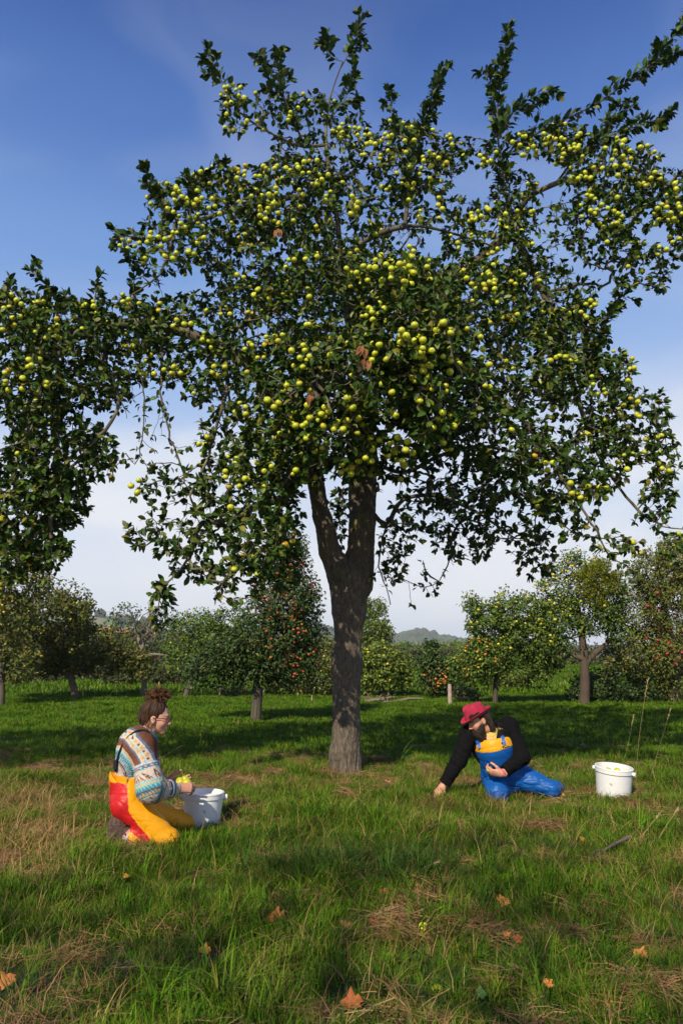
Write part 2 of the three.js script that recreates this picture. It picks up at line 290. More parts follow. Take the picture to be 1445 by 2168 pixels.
// ---- the great apple tree in the middle
const TREE = thing('apple_tree', 'tall apple tree in the middle laden with green-yellow apples', 'tree', G(731, 1645).toArray());
const T0 = TREE.position.clone(); T0.y = ground(T0.x, T0.z) - 0.05; TREE.position.y = T0.y;
const local = (p) => p.clone().sub(T0);
{
  const R = rng(11), D = -T0.z;
  const net = new Net(), L = (list) => list.map(([x, y, d]) => P(x, y, d));
  // trunk and two stems as one solid
  const at = (x, y, d = D) => P(x, y, d), rad = (px, y, w, d = D) => w / 2 / metre(P(px, y, d));
  const S = (x0, y0, w0, x1, y1, w1, k, d0 = D, d1 = D) => cap(at(x0, y0, d0), at(x1, y1, d1), rad(x0, y0, w0, d0), rad(x1, y1, w1, d1), k);
  const solid = [S(731, 1675, 66, 731, 1600, 59, 0.1), S(731, 1600, 59, 734, 1400, 57, 0.1), S(734, 1400, 57, 738, 1290, 61, 0.1), S(738, 1290, 61, 742, 1225, 70, 0.1),
    S(728, 1260, 50, 700, 1170, 42, 0.09, D, D - 0.02), S(700, 1170, 42, 682, 1095, 37, 0.04, D - 0.02, D - 0.06), S(682, 1095, 37, 664, 1010, 34, 0.04, D - 0.06, D - 0.2), S(664, 1010, 34, 640, 940, 30, 0.04, D - 0.2, D - 0.4),
    S(752, 1240, 52, 757, 1150, 40, 0.08), S(757, 1150, 40, 757, 1010, 38, 0.03), S(757, 1010, 42, 752, 880, 40, 0.04), S(767, 1240, 42, 776, 1100, 38, 0.035), S(776, 1100, 38, 780, 980, 38, 0.035), S(780, 980, 38, 770, 860, 34, 0.04),
    S(708, 1655, 36, 700, 1676, 26, 0.12, D - 0.1, D - 0.2), S(752, 1652, 36, 766, 1678, 24, 0.12, D - 0.12, D - 0.2), S(735, 1655, 40, 738, 1690, 26, 0.1, D + 0.1, D + 0.3)];
  const base = join(solid), wound = cap(P(748, 1540, D - 0.21), P(753, 1640, D - 0.23), 0.008, 0.024, 0.05);
  const f = (x, y, z) => {
    let d = base(x, y, z); if (Math.abs(d) > 0.07) return d;
    d = smax(d, -wound.f(x + 0.012 * N3(1, y * 7, 2), y, z), 0.05);
    const a = N3(x * 26 + 0.6 * N3(y * 3, 2, 1), y * 5.5, z * 26), b = N3(x * 60, y * 22, z * 60), c = N3(x * 5, y * 3, z * 5);
    return d + 0.013 * (0.35 - Math.abs(a) * 1.7) * -1 - 0.004 * b - 0.02 * c - 0.004 * (N3(x * 110, y * 60, z * 110));
  };
  const pts = [at(690, 1680), at(800, 880), at(640, 920, D - 0.4), at(800, 1700, D + 0.3)], b = box3(pts, 0.25); b.min.y = T0.y - 0.05;
  const g = nets(f, b.min, b.max, 0.0085, (x, y, z, nx, ny, nz) => {
    const n = fbm(x * 30, y * 9, z * 30, 3), q = N3(x * 75, y * 45, z * 75), plate = smooth(0.1, 0.5, Math.abs(N3(x * 26, y * 5.5, z * 26)) * 1.8);
    const k = (1 + 0.7 * n + 0.55 * q); const hgt = y - T0.y; let c = [0.098 * k, 0.079 * k, 0.058 * k];
    c = c.map((v, i) => v * lerp([0.8, 0.76, 0.72][i], 1.1, plate));
    const m = smooth(0.0, 0.28, fbm(x * 9 + 3, y * 5, z * 9, 4)) * smooth(1.7, 2.4, hgt) * smooth(5.4, 4.4, hgt);   // yellow-green lichen on the fork
    const yl = smooth(0.12, 0.3, fbm(x * 22, y * 16, z * 22 + 8, 3));
    return [lerp(c[0], lerp(0.10, 0.22, yl), m * 0.75), lerp(c[1], lerp(0.095, 0.19, yl), m * 0.75), lerp(c[2], 0.035, m * 0.75)];
  });
  g.translate(-T0.x, -T0.y, -T0.z); part('trunk', g, barkMat, TREE);

  // scaffold limbs; depth is ground distance from the camera
  const limb = [];
  const root = (x, y, d) => net.add(P(x, y, d), -1, 1);
  const sL = net.path(L([[664, 1010, D - 0.2], [640, 950, D - 0.35]]), 0.1, root(672, 1050, D - 0.12)), sR = net.path(L([[768, 1000, D], [765, 900, D], [758, 800, D + 0.05], [742, 700, D + 0.1], [727, 600, D + 0.15], [716, 480, D + 0.15]]), 0.1, root(770, 1060, D));
  const near = (x, y, d) => net.nearest(P(x, y, d))[0];
  const go = (list, real = true) => { const pts = L(list), from = net.nearest(pts[0])[0]; pts[0] = net.p[from].clone(); const ids = net.path(pts, 0.1, from); if (real) limb.push([from, ...ids]); return ids; };
  limb.push(sL, sR);
  go([[640, 950, 7.7], [610, 895, 7.5], [570, 830, 7.4], [520, 765, 7.4], [440, 722, 7.5], [340, 690, 7.6], [230, 690, 7.7], [130, 735, 7.7], [75, 820, 7.6], [45, 920, 7.5], [30, 1030, 7.4]]);
  go([[727, 600, 8.2], [690, 500, 8.2], [640, 420, 8.0], [560, 432, 7.8], [470, 450, 7.6], [390, 480, 7.5], [320, 510, 7.4]]);
  go([[716, 480, 8.2], [700, 380, 8.2], [690, 300, 8.1], [698, 210, 8.1], [725, 130, 8.0]]);
  go([[765, 880, 8.1], [830, 760, 8.3], [920, 640, 8.5], [1000, 560, 8.5], [1085, 480, 8.4], [1110, 425, 8.3], [1160, 395, 8.2], [1230, 372, 8.0], [1320, 352, 7.9], [1430, 400, 7.8]]);
  go([[725, 540, 8.2], [810, 492, 8.0], [880, 478, 7.9], [960, 495, 8.0], [1040, 520, 8.2]]);
  go([[768, 960, 8.1], [850, 1000, 7.8], [930, 965, 7.4], [1010, 945, 7.2], [1100, 960, 7.0]]);
  go([[765, 860, 8.1], [800, 810, 7.3], [850, 760, 6.7], [900, 720, 6.1], [945, 700, 5.7]]);
  go([[765, 880, 8.1], [740, 830, 7.2], [700, 800, 6.5], [660, 810, 5.9]]);
  go([[850, 740, 8.3], [930, 750, 7.8], [1000, 800, 7.4], [1070, 858, 7.2], [1120, 905, 7.1], [1180, 1000, 7.0], [1240, 1090, 6.9]]);
  go([[1085, 480, 8.4], [1150, 620, 8.3], [1220, 840, 8.1], [1265, 960, 8.0], [1330, 1060, 7.9], [1375, 1110, 7.8]]);
  go([[690, 300, 8.1], [640, 310, 8.0], [570, 280, 7.9], [510, 240, 7.9], [475, 190, 7.9], [448, 130, 7.9]]);
  go([[660, 1010, 7.9], [600, 1050, 7.4], [540, 1075, 7.1], [480, 1100, 7.0], [400, 1120, 7.0]]);
  go([[786, 1160, 8.1], [815, 1110, 8.2], [850, 1060, 8.3], [920, 1050, 8.5], [1000, 1080, 8.6], [1090, 1140, 8.6]]);
  go([[765, 850, 8.1], [700, 770, 9.2], [620, 690, 10.0], [540, 640, 10.4]], false);
  go([[765, 850, 8.1], [880, 760, 9.3], [990, 690, 10.1], [1100, 660, 10.5]], false);
  go([[742, 700, 8.2], [800, 600, 9.2], [880, 480, 9.8]], false);
  go([[640, 930, 7.7], [560, 930, 8.4], [470, 960, 8.9], [380, 1010, 9.2]], false);

  // leafy shoots that break the outline
  const shoots = [], shoot = (list, dens = 1) => { const ids = go(list, false); shoots.push([ids, dens]); };
  shoot([[725, 130, 8.0], [700, 120, 8.0], [692, 72, 8.0]]); shoot([[725, 150, 8.0], [748, 95, 8.0], [767, 36, 8.0]], 1.2); shoot([[700, 260, 8.1], [735, 200, 8.0], [748, 150, 8.0]]);
  shoot([[475, 190, 7.9], [462, 155, 7.9], [440, 116, 7.9]], 1.4); shoot([[640, 310, 8.0], [605, 215, 7.9], [590, 160, 7.9], [588, 108, 7.9]]); shoot([[605, 215, 7.9], [570, 165, 7.9], [549, 116, 7.9]]);
  shoot([[850, 400, 8.2], [880, 300, 8.1], [908, 230, 8.0], [922, 190, 8.0], [934, 142, 8.0]], 2.2); shoot([[840, 330, 8.2], [832, 260, 8.1], [829, 202, 8.1]], 0.7);
  shoot([[1085, 470, 8.4], [1062, 390, 8.3], [1055, 310, 8.2], [1052, 235, 8.2], [1062, 150, 8.1], [1073, 60, 8.1]], 1.5); shoot([[1056, 300, 8.2], [1090, 230, 8.2], [1130, 205, 8.2], [1170, 190, 8.2]], 1.3); shoot([[1052, 240, 8.2], [1040, 190, 8.2], [1033, 150, 8.2]]);
  shoot([[1065, 400, 8.3], [1080, 318, 8.2], [1130, 285, 8.1], [1200, 250, 8.0], [1268, 216, 7.9], [1330, 170, 7.8], [1390, 128, 7.7], [1462, 98, 7.6]], 0.9); shoot([[1330, 170, 7.8], [1380, 130, 7.8], [1420, 80, 7.8], [1455, 35, 7.8]], 0.9);
  shoot([[1180, 390, 8.1], [1230, 320, 8.0], [1280, 290, 7.9], [1340, 270, 7.8], [1395, 250, 7.8], [1426, 232, 7.8]], 1.5); shoot([[1260, 310, 7.9], [1290, 250, 7.9], [1340, 225, 7.9]], 1.1);
  shoot([[390, 480, 7.5], [340, 420, 7.4], [312, 366, 7.4]]); shoot([[400, 470, 7.5], [410, 400, 7.4], [460, 345, 7.4]]); shoot([[320, 510, 7.4], [280, 500, 7.3], [245, 505, 7.3]]);
  shoot([[230, 690, 7.7], [160, 640, 7.6], [100, 605, 7.5], [62, 570, 7.5]]); shoot([[280, 690, 7.7], [282, 630, 7.6], [284, 560, 7.6]], 0.8); shoot([[180, 700, 7.7], [200, 640, 7.6], [205, 600, 7.6]]); shoot([[100, 760, 7.7], [50, 680, 7.6], [20, 600, 7.5]]); shoot([[1230, 840, 8.1], [1270, 700, 8.0], [1300, 640, 7.9], [1330, 620, 7.9]], 1.2);

  // hanging half-bare twigs
  const bare = [], hang = (list) => { const ids = go(list, false); ids.forEach((n, i) => { net.p[n].addScaledVector(ball(R), 0.022); }); bare.push(ids);
    ids.forEach((n, i) => { if (R() < 0.5) { let d = ball(R); d.y -= 0.2; let last = n, p = net.p[n].clone(), len = 2 + Math.floor(R() * 5); d.multiplyScalar(0.05); const mine = []; for (let k = 0; k < len; k++) { p = p.clone().add(d).addScaledVector(ball(R), 0.02); d.y -= 0.006; last = net.add(p, last, 0); mine.push(last); } spurs.push(mine); } }); }, spurs = [];
  hang([[290, 690, 7.7], [300, 800, 7.4], [303, 900, 7.3], [285, 985, 7.2], [262, 960, 7.2]]); hang([[340, 700, 7.6], [345, 860, 7.3], [370, 950, 7.2], [400, 1040, 7.2]]); hang([[470, 740, 7.5], [475, 850, 7.2], [440, 960, 7.2], [405, 1050, 7.1]]);
  hang([[150, 740, 7.7], [90, 820, 7.0], [60, 920, 6.9], [0, 950, 6.8]]); hang([[180, 720, 7.6], [250, 860, 7.2], [215, 920, 7.1], [140, 1000, 7.0]]); hang([[1000, 1080, 8.6], [965, 1120, 8.5], [950, 1180, 8.4], [930, 1232, 8.4], [905, 1244, 8.4], [872, 1236, 8.4], [850, 1222, 8.4]]); hang([[930, 1226, 8.4], [905, 1212, 8.4], [893, 1190, 8.4]]);
  hang([[1240, 1090, 6.9], [1270, 1140, 6.9], [1290, 1180, 6.9], [1340, 1205, 6.9]]); hang([[360, 470, 7.5], [345, 570, 7.3], [322, 600, 7.3], [300, 590, 7.3]]); hang([[1150, 620, 8.3], [1240, 600, 8.1], [1280, 605, 8.0], [1300, 570, 8.0]]); hang([[470, 1090, 7.1], [420, 1110, 7.0], [400, 1180, 7.0], [355, 1240, 7.0], [335, 1290, 7.0]]); hang([[840, 1075, 8.3], [800, 1180, 8.0], [815, 1240, 7.9], [826, 1284, 7.9]]); hang([[1320, 1050, 7.9], [1360, 1090, 7.8], [1420, 1120, 7.6]]); hang([[130, 790, 7.7], [120, 950, 7.3], [110, 1100, 7.2], [105, 1250, 7.2]]);
  const firstTwig = net.p.length, side = [];
  for (const [ids, dens] of shoots) ids.forEach((k, q) => { const f0 = q / ids.length; if (f0 < 0.15 || f0 > 0.93 || R() > 0.8 * dens) return; const t = V().subVectors(net.p[k], net.p[net.up[k]]).normalize(), o = ball(R); o.addScaledVector(t, -o.dot(t)).normalize().addScaledVector(t, 0.8).normalize(); const len = (0.09 + 0.15 * R()) * (1.15 - 0.6 * f0); let last = k; for (let j = 1; j <= 2; j++) last = net.add(net.p[k].clone().addScaledVector(o, len * j / 2).addScaledVector(ball(R), 0.012), last); side.push([last, o]); });

  // the crown's volume: px, py, rx, ry, depth, half depth, number of twigs, share that fruits
  const lobes = [[680, 300, 105, 110, 8.2, 0.7, 150, 0.5], [560, 235, 100, 45, 8.0, 0.4, 40, 0.6], [500, 235, 35, 60, 7.9, 0.3, 22, 1], [860, 330, 105, 80, 8.2, 0.7, 140, 0.6], [980, 330, 80, 50, 8.2, 0.5, 45, 0.5],
    [450, 440, 150, 80, 7.6, 0.7, 190, 1], [350, 520, 90, 60, 7.4, 0.5, 62, 0.9], [600, 420, 130, 100, 8.0, 0.9, 170, 0.9], [560, 560, 150, 95, 7.8, 0.9, 200, 0.8], [720, 470, 120, 110, 8.0, 0.9, 180, 0.7], [900, 430, 80, 60, 8.1, 0.7, 60, 0.6],
    [680, 640, 150, 110, 7.4, 1.0, 260, 0.55], [850, 620, 130, 90, 6.9, 0.9, 210, 0.5], [880, 720, 130, 90, 6.0, 0.6, 190, 1.2], [900, 680, 80, 120, 5.8, 0.5, 60, 1.0], [850, 580, 60, 40, 6.2, 0.4, 30, 1.0], [915, 880, 60, 60, 5.9, 0.3, 30, 1.0], [690, 985, 120, 38, 6.7, 0.5, 70, 0.9], [835, 1005, 55, 45, 7.1, 0.4, 34, 0.7], [600, 1010, 60, 45, 6.8, 0.4, 40, 0.5], [715, 1095, 26, 65, 9.0, 0.4, 40, 0], [500, 765, 75, 50, 7.1, 0.4, 60, 0.4], [640, 740, 80, 60, 6.6, 0.5, 60, 0.6], [770, 800, 150, 100, 6.3, 0.8, 230, 0.65], [930, 830, 110, 100, 6.2, 0.7, 170, 0.55], [700, 910, 120, 80, 6.4, 0.6, 140, 0.8], [600, 860, 110, 110, 6.8, 0.8, 170, 0.4], [880, 930, 90, 55, 6.5, 0.5, 60, 0.5],
    [560, 970, 100, 80, 7.0, 0.7, 110, 0.35], [545, 1130, 75, 95, 6.6, 0.5, 130, 0.3], [600, 1090, 45, 100, 7.2, 0.5, 70, 0.1], [450, 1060, 80, 100, 7.2, 0.6, 120, 0.08], [420, 1170, 70, 60, 7.1, 0.4, 60, 0], [325, 1130, 60, 45, 6.9, 0.3, 34, 0], [340, 1280, 22, 55, 7.0, 0.2, 30, 0], [330, 1030, 50, 60, 7.1, 0.4, 22, 0.05], [480, 930, 70, 80, 7.3, 0.6, 60, 0.1], [500, 1230, 70, 45, 6.9, 0.4, 40, 0], [600, 1200, 40, 50, 7.0, 0.3, 26, 0],
    [410, 690, 130, 70, 7.5, 0.7, 140, 0.35], [270, 690, 110, 65, 7.6, 0.7, 150, 0.6], [130, 700, 120, 75, 7.6, 0.8, 190, 0.7], [30, 690, 90, 80, 7.5, 0.7, 110, 0.5], [60, 830, 90, 90, 7.2, 0.7, 150, 0.4], [190, 810, 100, 60, 7.6, 0.7, 120, 0.12], [110, 950, 100, 100, 7.4, 0.7, 190, 0.05], [40, 1060, 80, 110, 7.4, 0.6, 170, 0.03], [130, 1060, 60, 70, 7.3, 0.5, 90, 0.02], [100, 1160, 48, 50, 7.3, 0.4, 60, 0.02], [205, 960, 50, 70, 7.2, 0.4, 36, 0], [20, 1180, 60, 60, 7.4, 0.5, 50, 0.1], [420, 800, 60, 60, 7.4, 0.5, 40, 0.3], [340, 770, 90, 50, 7.5, 0.5, 50, 0.2],
    [1040, 520, 110, 100, 8.1, 0.9, 170, 0.6], [1000, 640, 130, 90, 7.4, 0.9, 170, 0.5], [1150, 640, 110, 100, 8.0, 0.9, 180, 0.35], [1210, 700, 85, 80, 8.2, 0.8, 120, 0.3], [1130, 770, 120, 100, 7.4, 0.9, 180, 0.35], [1240, 830, 100, 90, 7.9, 0.8, 150, 0.35], [1350, 900, 75, 90, 7.8, 0.7, 110, 0.5], [1260, 960, 100, 80, 7.6, 0.8, 120, 0.25], [1060, 930, 110, 90, 6.9, 0.8, 130, 0.25], [1180, 1010, 120, 75, 7.2, 0.8, 140, 0.15], [980, 1020, 100, 80, 7.4, 0.8, 100, 0.12], [1090, 1080, 110, 70, 8.0, 0.8, 110, 0.06], [900, 1090, 90, 60, 8.2, 0.6, 70, 0], [980, 1150, 70, 45, 8.4, 0.5, 40, 0], [1130, 1170, 60, 55, 8.0, 0.5, 40, 0], [1215, 1090, 55, 60, 7.0, 0.4, 35, 0.1], [1390, 1060, 40, 60, 7.8, 0.4, 40, 0.6], [1300, 1150, 60, 25, 6.9, 0.3, 16, 0.6], [835, 1170, 40, 60, 8.0, 0.4, 28, 0], [1300, 780, 45, 40, 7.9, 0.4, 26, 0.4], [1400, 970, 40, 60, 7.8, 0.4, 36, 0.4], [1430, 1150, 40, 40, 7.6, 0.4, 20, 0.7],
    [1200, 300, 60, 45, 8.0, 0.4, 50, 0.9], [1290, 360, 120, 65, 7.9, 0.6, 140, 1], [1410, 420, 70, 60, 7.8, 0.5, 80, 0.9], [1300, 450, 110, 55, 7.9, 0.6, 100, 0.8], [1280, 520, 80, 45, 7.9, 0.5, 60, 0.9], [1360, 570, 70, 55, 7.8, 0.4, 46, 0.5], [1090, 420, 55, 70, 8.3, 0.5, 60, 0.5], [1120, 300, 40, 30, 8.2, 0.3, 18, 0.5], [1190, 480, 40, 60, 8.1, 0.4, 26, 0.3], [1445, 500, 40, 60, 7.8, 0.4, 30, 0.4], [1490, 420, 70, 80, 7.7, 0.5, 50, 0.4],
    // the far side of the crown
    [600, 660, 160, 110, 9.8, 0.8, 120, 0.1], [780, 560, 160, 120, 9.8, 0.8, 130, 0.1], [990, 680, 160, 110, 9.9, 0.8, 120, 0.1], [730, 850, 170, 90, 9.2, 0.7, 100, 0], [990, 860, 140, 90, 9.2, 0.7, 90, 0], [520, 820, 110, 80, 9.0, 0.7, 60, 0], [-90, 800, 90, 170, 7.4, 0.8, 130, 0.3]];
  const want = [];
  for (const [x, y, rx, ry, d, rd, n, fruit] of lobes) for (let i = 0; i < n * (x < 240 && y > 740 ? 1.75 : x > 560 && x < 1080 && y > 520 && y < 960 ? 1.65 : y > 850 ? 1.1 : 1.4); i++) { const v = ball(R); v.multiplyScalar(Math.pow(v.length(), -0.25)); want.push({ p: P(x + v.x * rx, y + v.y * ry, d + v.z * rd), fruit: R() < fruit }); }
  for (const w of want) w.d = net.nearest(w.p)[1] + 0.25 * R();
  want.sort((a, b) => a.d - b.d);
  const tips = [];
  for (const w of want) { const ids = net.reach(w.p, R, 0.085, 0.10, 0.14, (i) => net.p[i].distanceToSquared(w.p) < 0.0016); tips.push({ ids, fruit: w.fruit, p: w.p }); }
  net.weigh(0.0031, 2.4, 0.11);
  for (let i = 0; i < net.p.length; i++) if (net.own[i] && i < firstTwig) net.r[i] = Math.max(net.r[i], 0.006);
  for (const ids of spurs) for (const n of ids) net.r[n] = Math.max(net.r[n], 0.0034);
  for (const ids of bare) ids.forEach((n, i) => { net.r[n] = Math.max(net.r[n], lerp(0.011, 0.005, i / ids.length)); });
  // wood: each scaffold limb a part, the countless twigs one part
  const inLimb = new Set(); const bc = barkColor([0.080, 0.064, 0.042], 0.85);
  for (const ids of limb) { ids.forEach(n => inLimb.add(n)); const pts = ids.map(n => local(net.p[n])); part('limb', tube(pts, (t, i) => net.r[ids[i]] * (1 + 0.12 * N3(i * 0.7, net.r[ids[i]] * 90, 1)), 9, (p) => bc({ x: p.x + T0.x, y: p.y, z: p.z })), barkMat, TREE); }
  const twigs = net.wood((run) => !(inLimb.has(run[run.length - 2]) && inLimb.has(run[1])), bc);
  const tg = mergeGeometries(twigs); tg.translate(-T0.x, -T0.y, -T0.z); const tw = part('branches', tg, barkMat, TREE); tw.userData.kind = 'stuff';

  // leaves
  const A = new Swarm(), B = new Swarm(), shown = [], m = new THREE.Matrix4();
  const leaf = (p, dir, s, col) => {
    const n = V(0, 0.75, 0.35).add(ball(R).multiplyScalar(0.95)); pose(local(p), dir, n, s, m, s * (0.85 + 0.4 * R()));
    const c = vary(R, col ?? pick(R, GREENS), 0.22); const d = p.length(); shown.push({ m: m.clone(), c, d: p.distanceTo(camera.position) + 0.9 * R() });
  };
  for (const { ids } of tips) {
    const e = net.p[ids[ids.length - 1]], u = net.p[net.up[ids[ids.length - 1]]], t = V().subVectors(e, u).normalize(), n = 4 + Math.floor(R() * 4);
    const tone = R() < 0.5 ? undefined : pick(R, GREENS);
    for (let i = 0; i < n; i++) { const d = ball(R).addScaledVector(t, 0.75); d.y -= 0.05; leaf(e.clone().addScaledVector(ball(R), 0.015), d, 0.055 + 0.034 * R(), R() < 0.5 ? tone : undefined); }
    for (let k = ids.length - 2; k >= Math.max(0, ids.length - 4); k--) for (let i = 0; i < 1 + (R() < 0.75); i++) { const d = ball(R).multiplyScalar(1.1).addScaledVector(t, 0.4); leaf(net.p[ids[k]].clone().addScaledVector(ball(R), 0.02), d, 0.05 + 0.032 * R()); }
  }
  for (const [ids, dens] of shoots) for (let q = 0; q < ids.length; q++) { const k = ids[q], u = net.up[k], t = V().subVectors(net.p[k], net.p[u]).normalize(), f0 = q / ids.length; if (f0 < 0.12) continue;
    for (let i = 0; i < 7.5 * dens; i++) { const side = ball(R).addScaledVector(t, -0.2); side.addScaledVector(t, -side.dot(t)).normalize(); const d = side.clone().multiplyScalar(0.9).addScaledVector(t, 0.75); leaf(V().lerpVectors(net.p[u], net.p[k], R()).addScaledVector(side, (0.012 + 0.05 * R() * (dens > 1.2 ? 1.3 : 0.7)) * (1.15 - f0)), d, (0.078 + 0.04 * R()) * (1.1 - 0.2 * f0), pick(R, [[0.6, [0.026, 0.056, 0.015]], [0.3, [0.04, 0.075, 0.02]], [0.1, [0.08, 0.1, 0.045]]])); }
    if (q === ids.length - 1) for (let i = 0; i < 6; i++) leaf(net.p[k].clone(), t.clone().multiplyScalar(1.2).add(ball(R).multiplyScalar(0.8)), 0.07); }
  for (const [k, o] of side) for (let i = 0; i < 11; i++) leaf(V().lerpVectors(net.p[net.up[k]], net.p[k], 0.2 + 0.8 * R()).addScaledVector(ball(R), 0.015), ball(R).addScaledVector(o, 0.8), 0.075 + 0.04 * R());
  for (const ids of bare) for (let q = 1; q < ids.length; q++) { const p = net.p[ids[q]]; if (R() < 0.45) for (let i = 0; i < 4; i++) leaf(p.clone().addScaledVector(ball(R), 0.05), ball(R).add(V(0, -0.3, 0)), 0.05 + 0.035 * R()); }
  for (const ids of spurs) if (R() < 0.7) { const p = net.p[ids[ids.length - 1]]; for (let i = 0; i < 5; i++) leaf(p.clone().addScaledVector(ball(R), 0.02), ball(R).add(V(0, -0.2, 0)), 0.05 + 0.035 * R()); }
  shown.sort((a, b) => a.d - b.d);
  shown.forEach((l, i) => { if (i >= 260) (i % 3 ? A : B).add(l.m, l.c); });
  const tones = GREENS.map(([, c]) => { const q = leafMat.clone(); q.color.setRGB(...c); return q; });
  for (const l of shown.slice(0, 260)) { const o = part('leaf', R() < 0.66 ? LEAF : LEAF2, tones[Math.min(4, Math.floor(R() * R() * 5))], TREE); l.m.decompose(o.position, o.quaternion, o.scale); }
  for (const [s, g2] of [[A, LEAF], [B, LEAF2]]) { const o = s.build(g2, leafMat); o.name = 'foliage'; o.userData.kind = 'stuff'; TREE.add(o); }

  // apples: where the crown is open to the light, in ones to fives
  const cell = new Map(), key = (p) => { const q = metre(p); return Math.round(p.x / 0.22) + ',' + Math.round(p.y / 0.22); };
  for (const t of tips) { const k = key(t.p); if (!cell.has(k)) cell.set(k, []); cell.get(k).push(t); }
  const fruit = [], sq = V();
  for (const list of cell.values()) { list.sort((a, b) => b.p.dot(SUN) - a.p.dot(SUN)); list.forEach((t, i) => { t.outer = i; }); }
  for (const t of tips) {
    if (!t.fruit) continue; const pr = t.outer === 0 ? 0.72 : t.outer === 1 ? 0.42 : 0.14; if (R() > pr * clamp(0.75 + 1.5 * N3(t.p.x * 1.7, t.p.y * 1.7, t.p.z * 1.7), 0.15, 1.3)) continue;
    const n = pick(R, [[0.30, 1], [0.28, 2], [0.22, 3], [0.12, 4], [0.08, 6]]), e = net.p[t.ids[Math.max(0, t.ids.length - 1 - Math.floor(R() * 3))]], mine = [];
    for (let i = 0; i < n; i++) for (let tries = 0; tries < 12; tries++) { const r = (0.026 + 0.008 * R()) * (R() < 0.1 ? 0.8 : 1), q = ball(R).multiplyScalar(0.055 + 0.012 * n); q.y -= 0.055; q.addScaledVector(SUN, 0.035); const p = e.clone().add(q); if (mine.every(o => o.p.distanceTo(p) > (o.r + r) * 0.93)) { mine.push({ p, r, v: Math.floor(R() * R() * 4) }); break; } }
    fruit.push(...mine);
  }
  for (const f2 of fruit) f2.d = f2.p.distanceTo(camera.position) + R() * 1.2;
  fruit.sort((a, b) => a.d - b.d);
  const rest = APPLES.map(() => new Swarm());
  fruit.forEach((a, i) => {
    const q = new THREE.Quaternion().setFromEuler(new THREE.Euler((R() - 0.5) * 1.6, R() * 6.3, (R() - 0.5) * 1.6));
    if (i < 300) { const o = part('apple', APPLES[a.v], appleMat, TREE); o.position.copy(local(a.p)); o.quaternion.copy(q); o.scale.setScalar(a.r); }
    else { m.compose(local(a.p), q, V(a.r, a.r, a.r)); rest[a.v].add(m, vary(R, [1, 1, 1], 0.12)); }
  });
  for (let v = 0; v < APPLES.length; v++) if (rest[v].count) { const o = rest[v].build(APPLES[v], appleMat); o.name = 'fruit'; o.userData.kind = 'stuff'; TREE.add(o); }
  // a few withered leaves caught in the crown
  const wither = std([0.23, 0.09, 0.03], 0.85, { side: THREE.DoubleSide });
  for (const [x, y, d] of [[768, 735, 5.4], [590, 488, 7.0], [775, 760, 5.4], [660, 835, 5.6]]) for (let i = 0; i < 3; i++) { const o = part('withered_leaf', LEAF2, wither, TREE); pose(local(P(x, y, d).addScaledVector(ball(R), 0.03)), V(0, -1, 0).add(ball(R).multiplyScalar(0.6)), V(0, 0, 1), 0.085, m); m.decompose(o.position, o.quaternion, o.scale); }
  console.log('main tree', net.p.length, 'nodes', shown.length, 'leaves', fruit.length, 'apples');
}
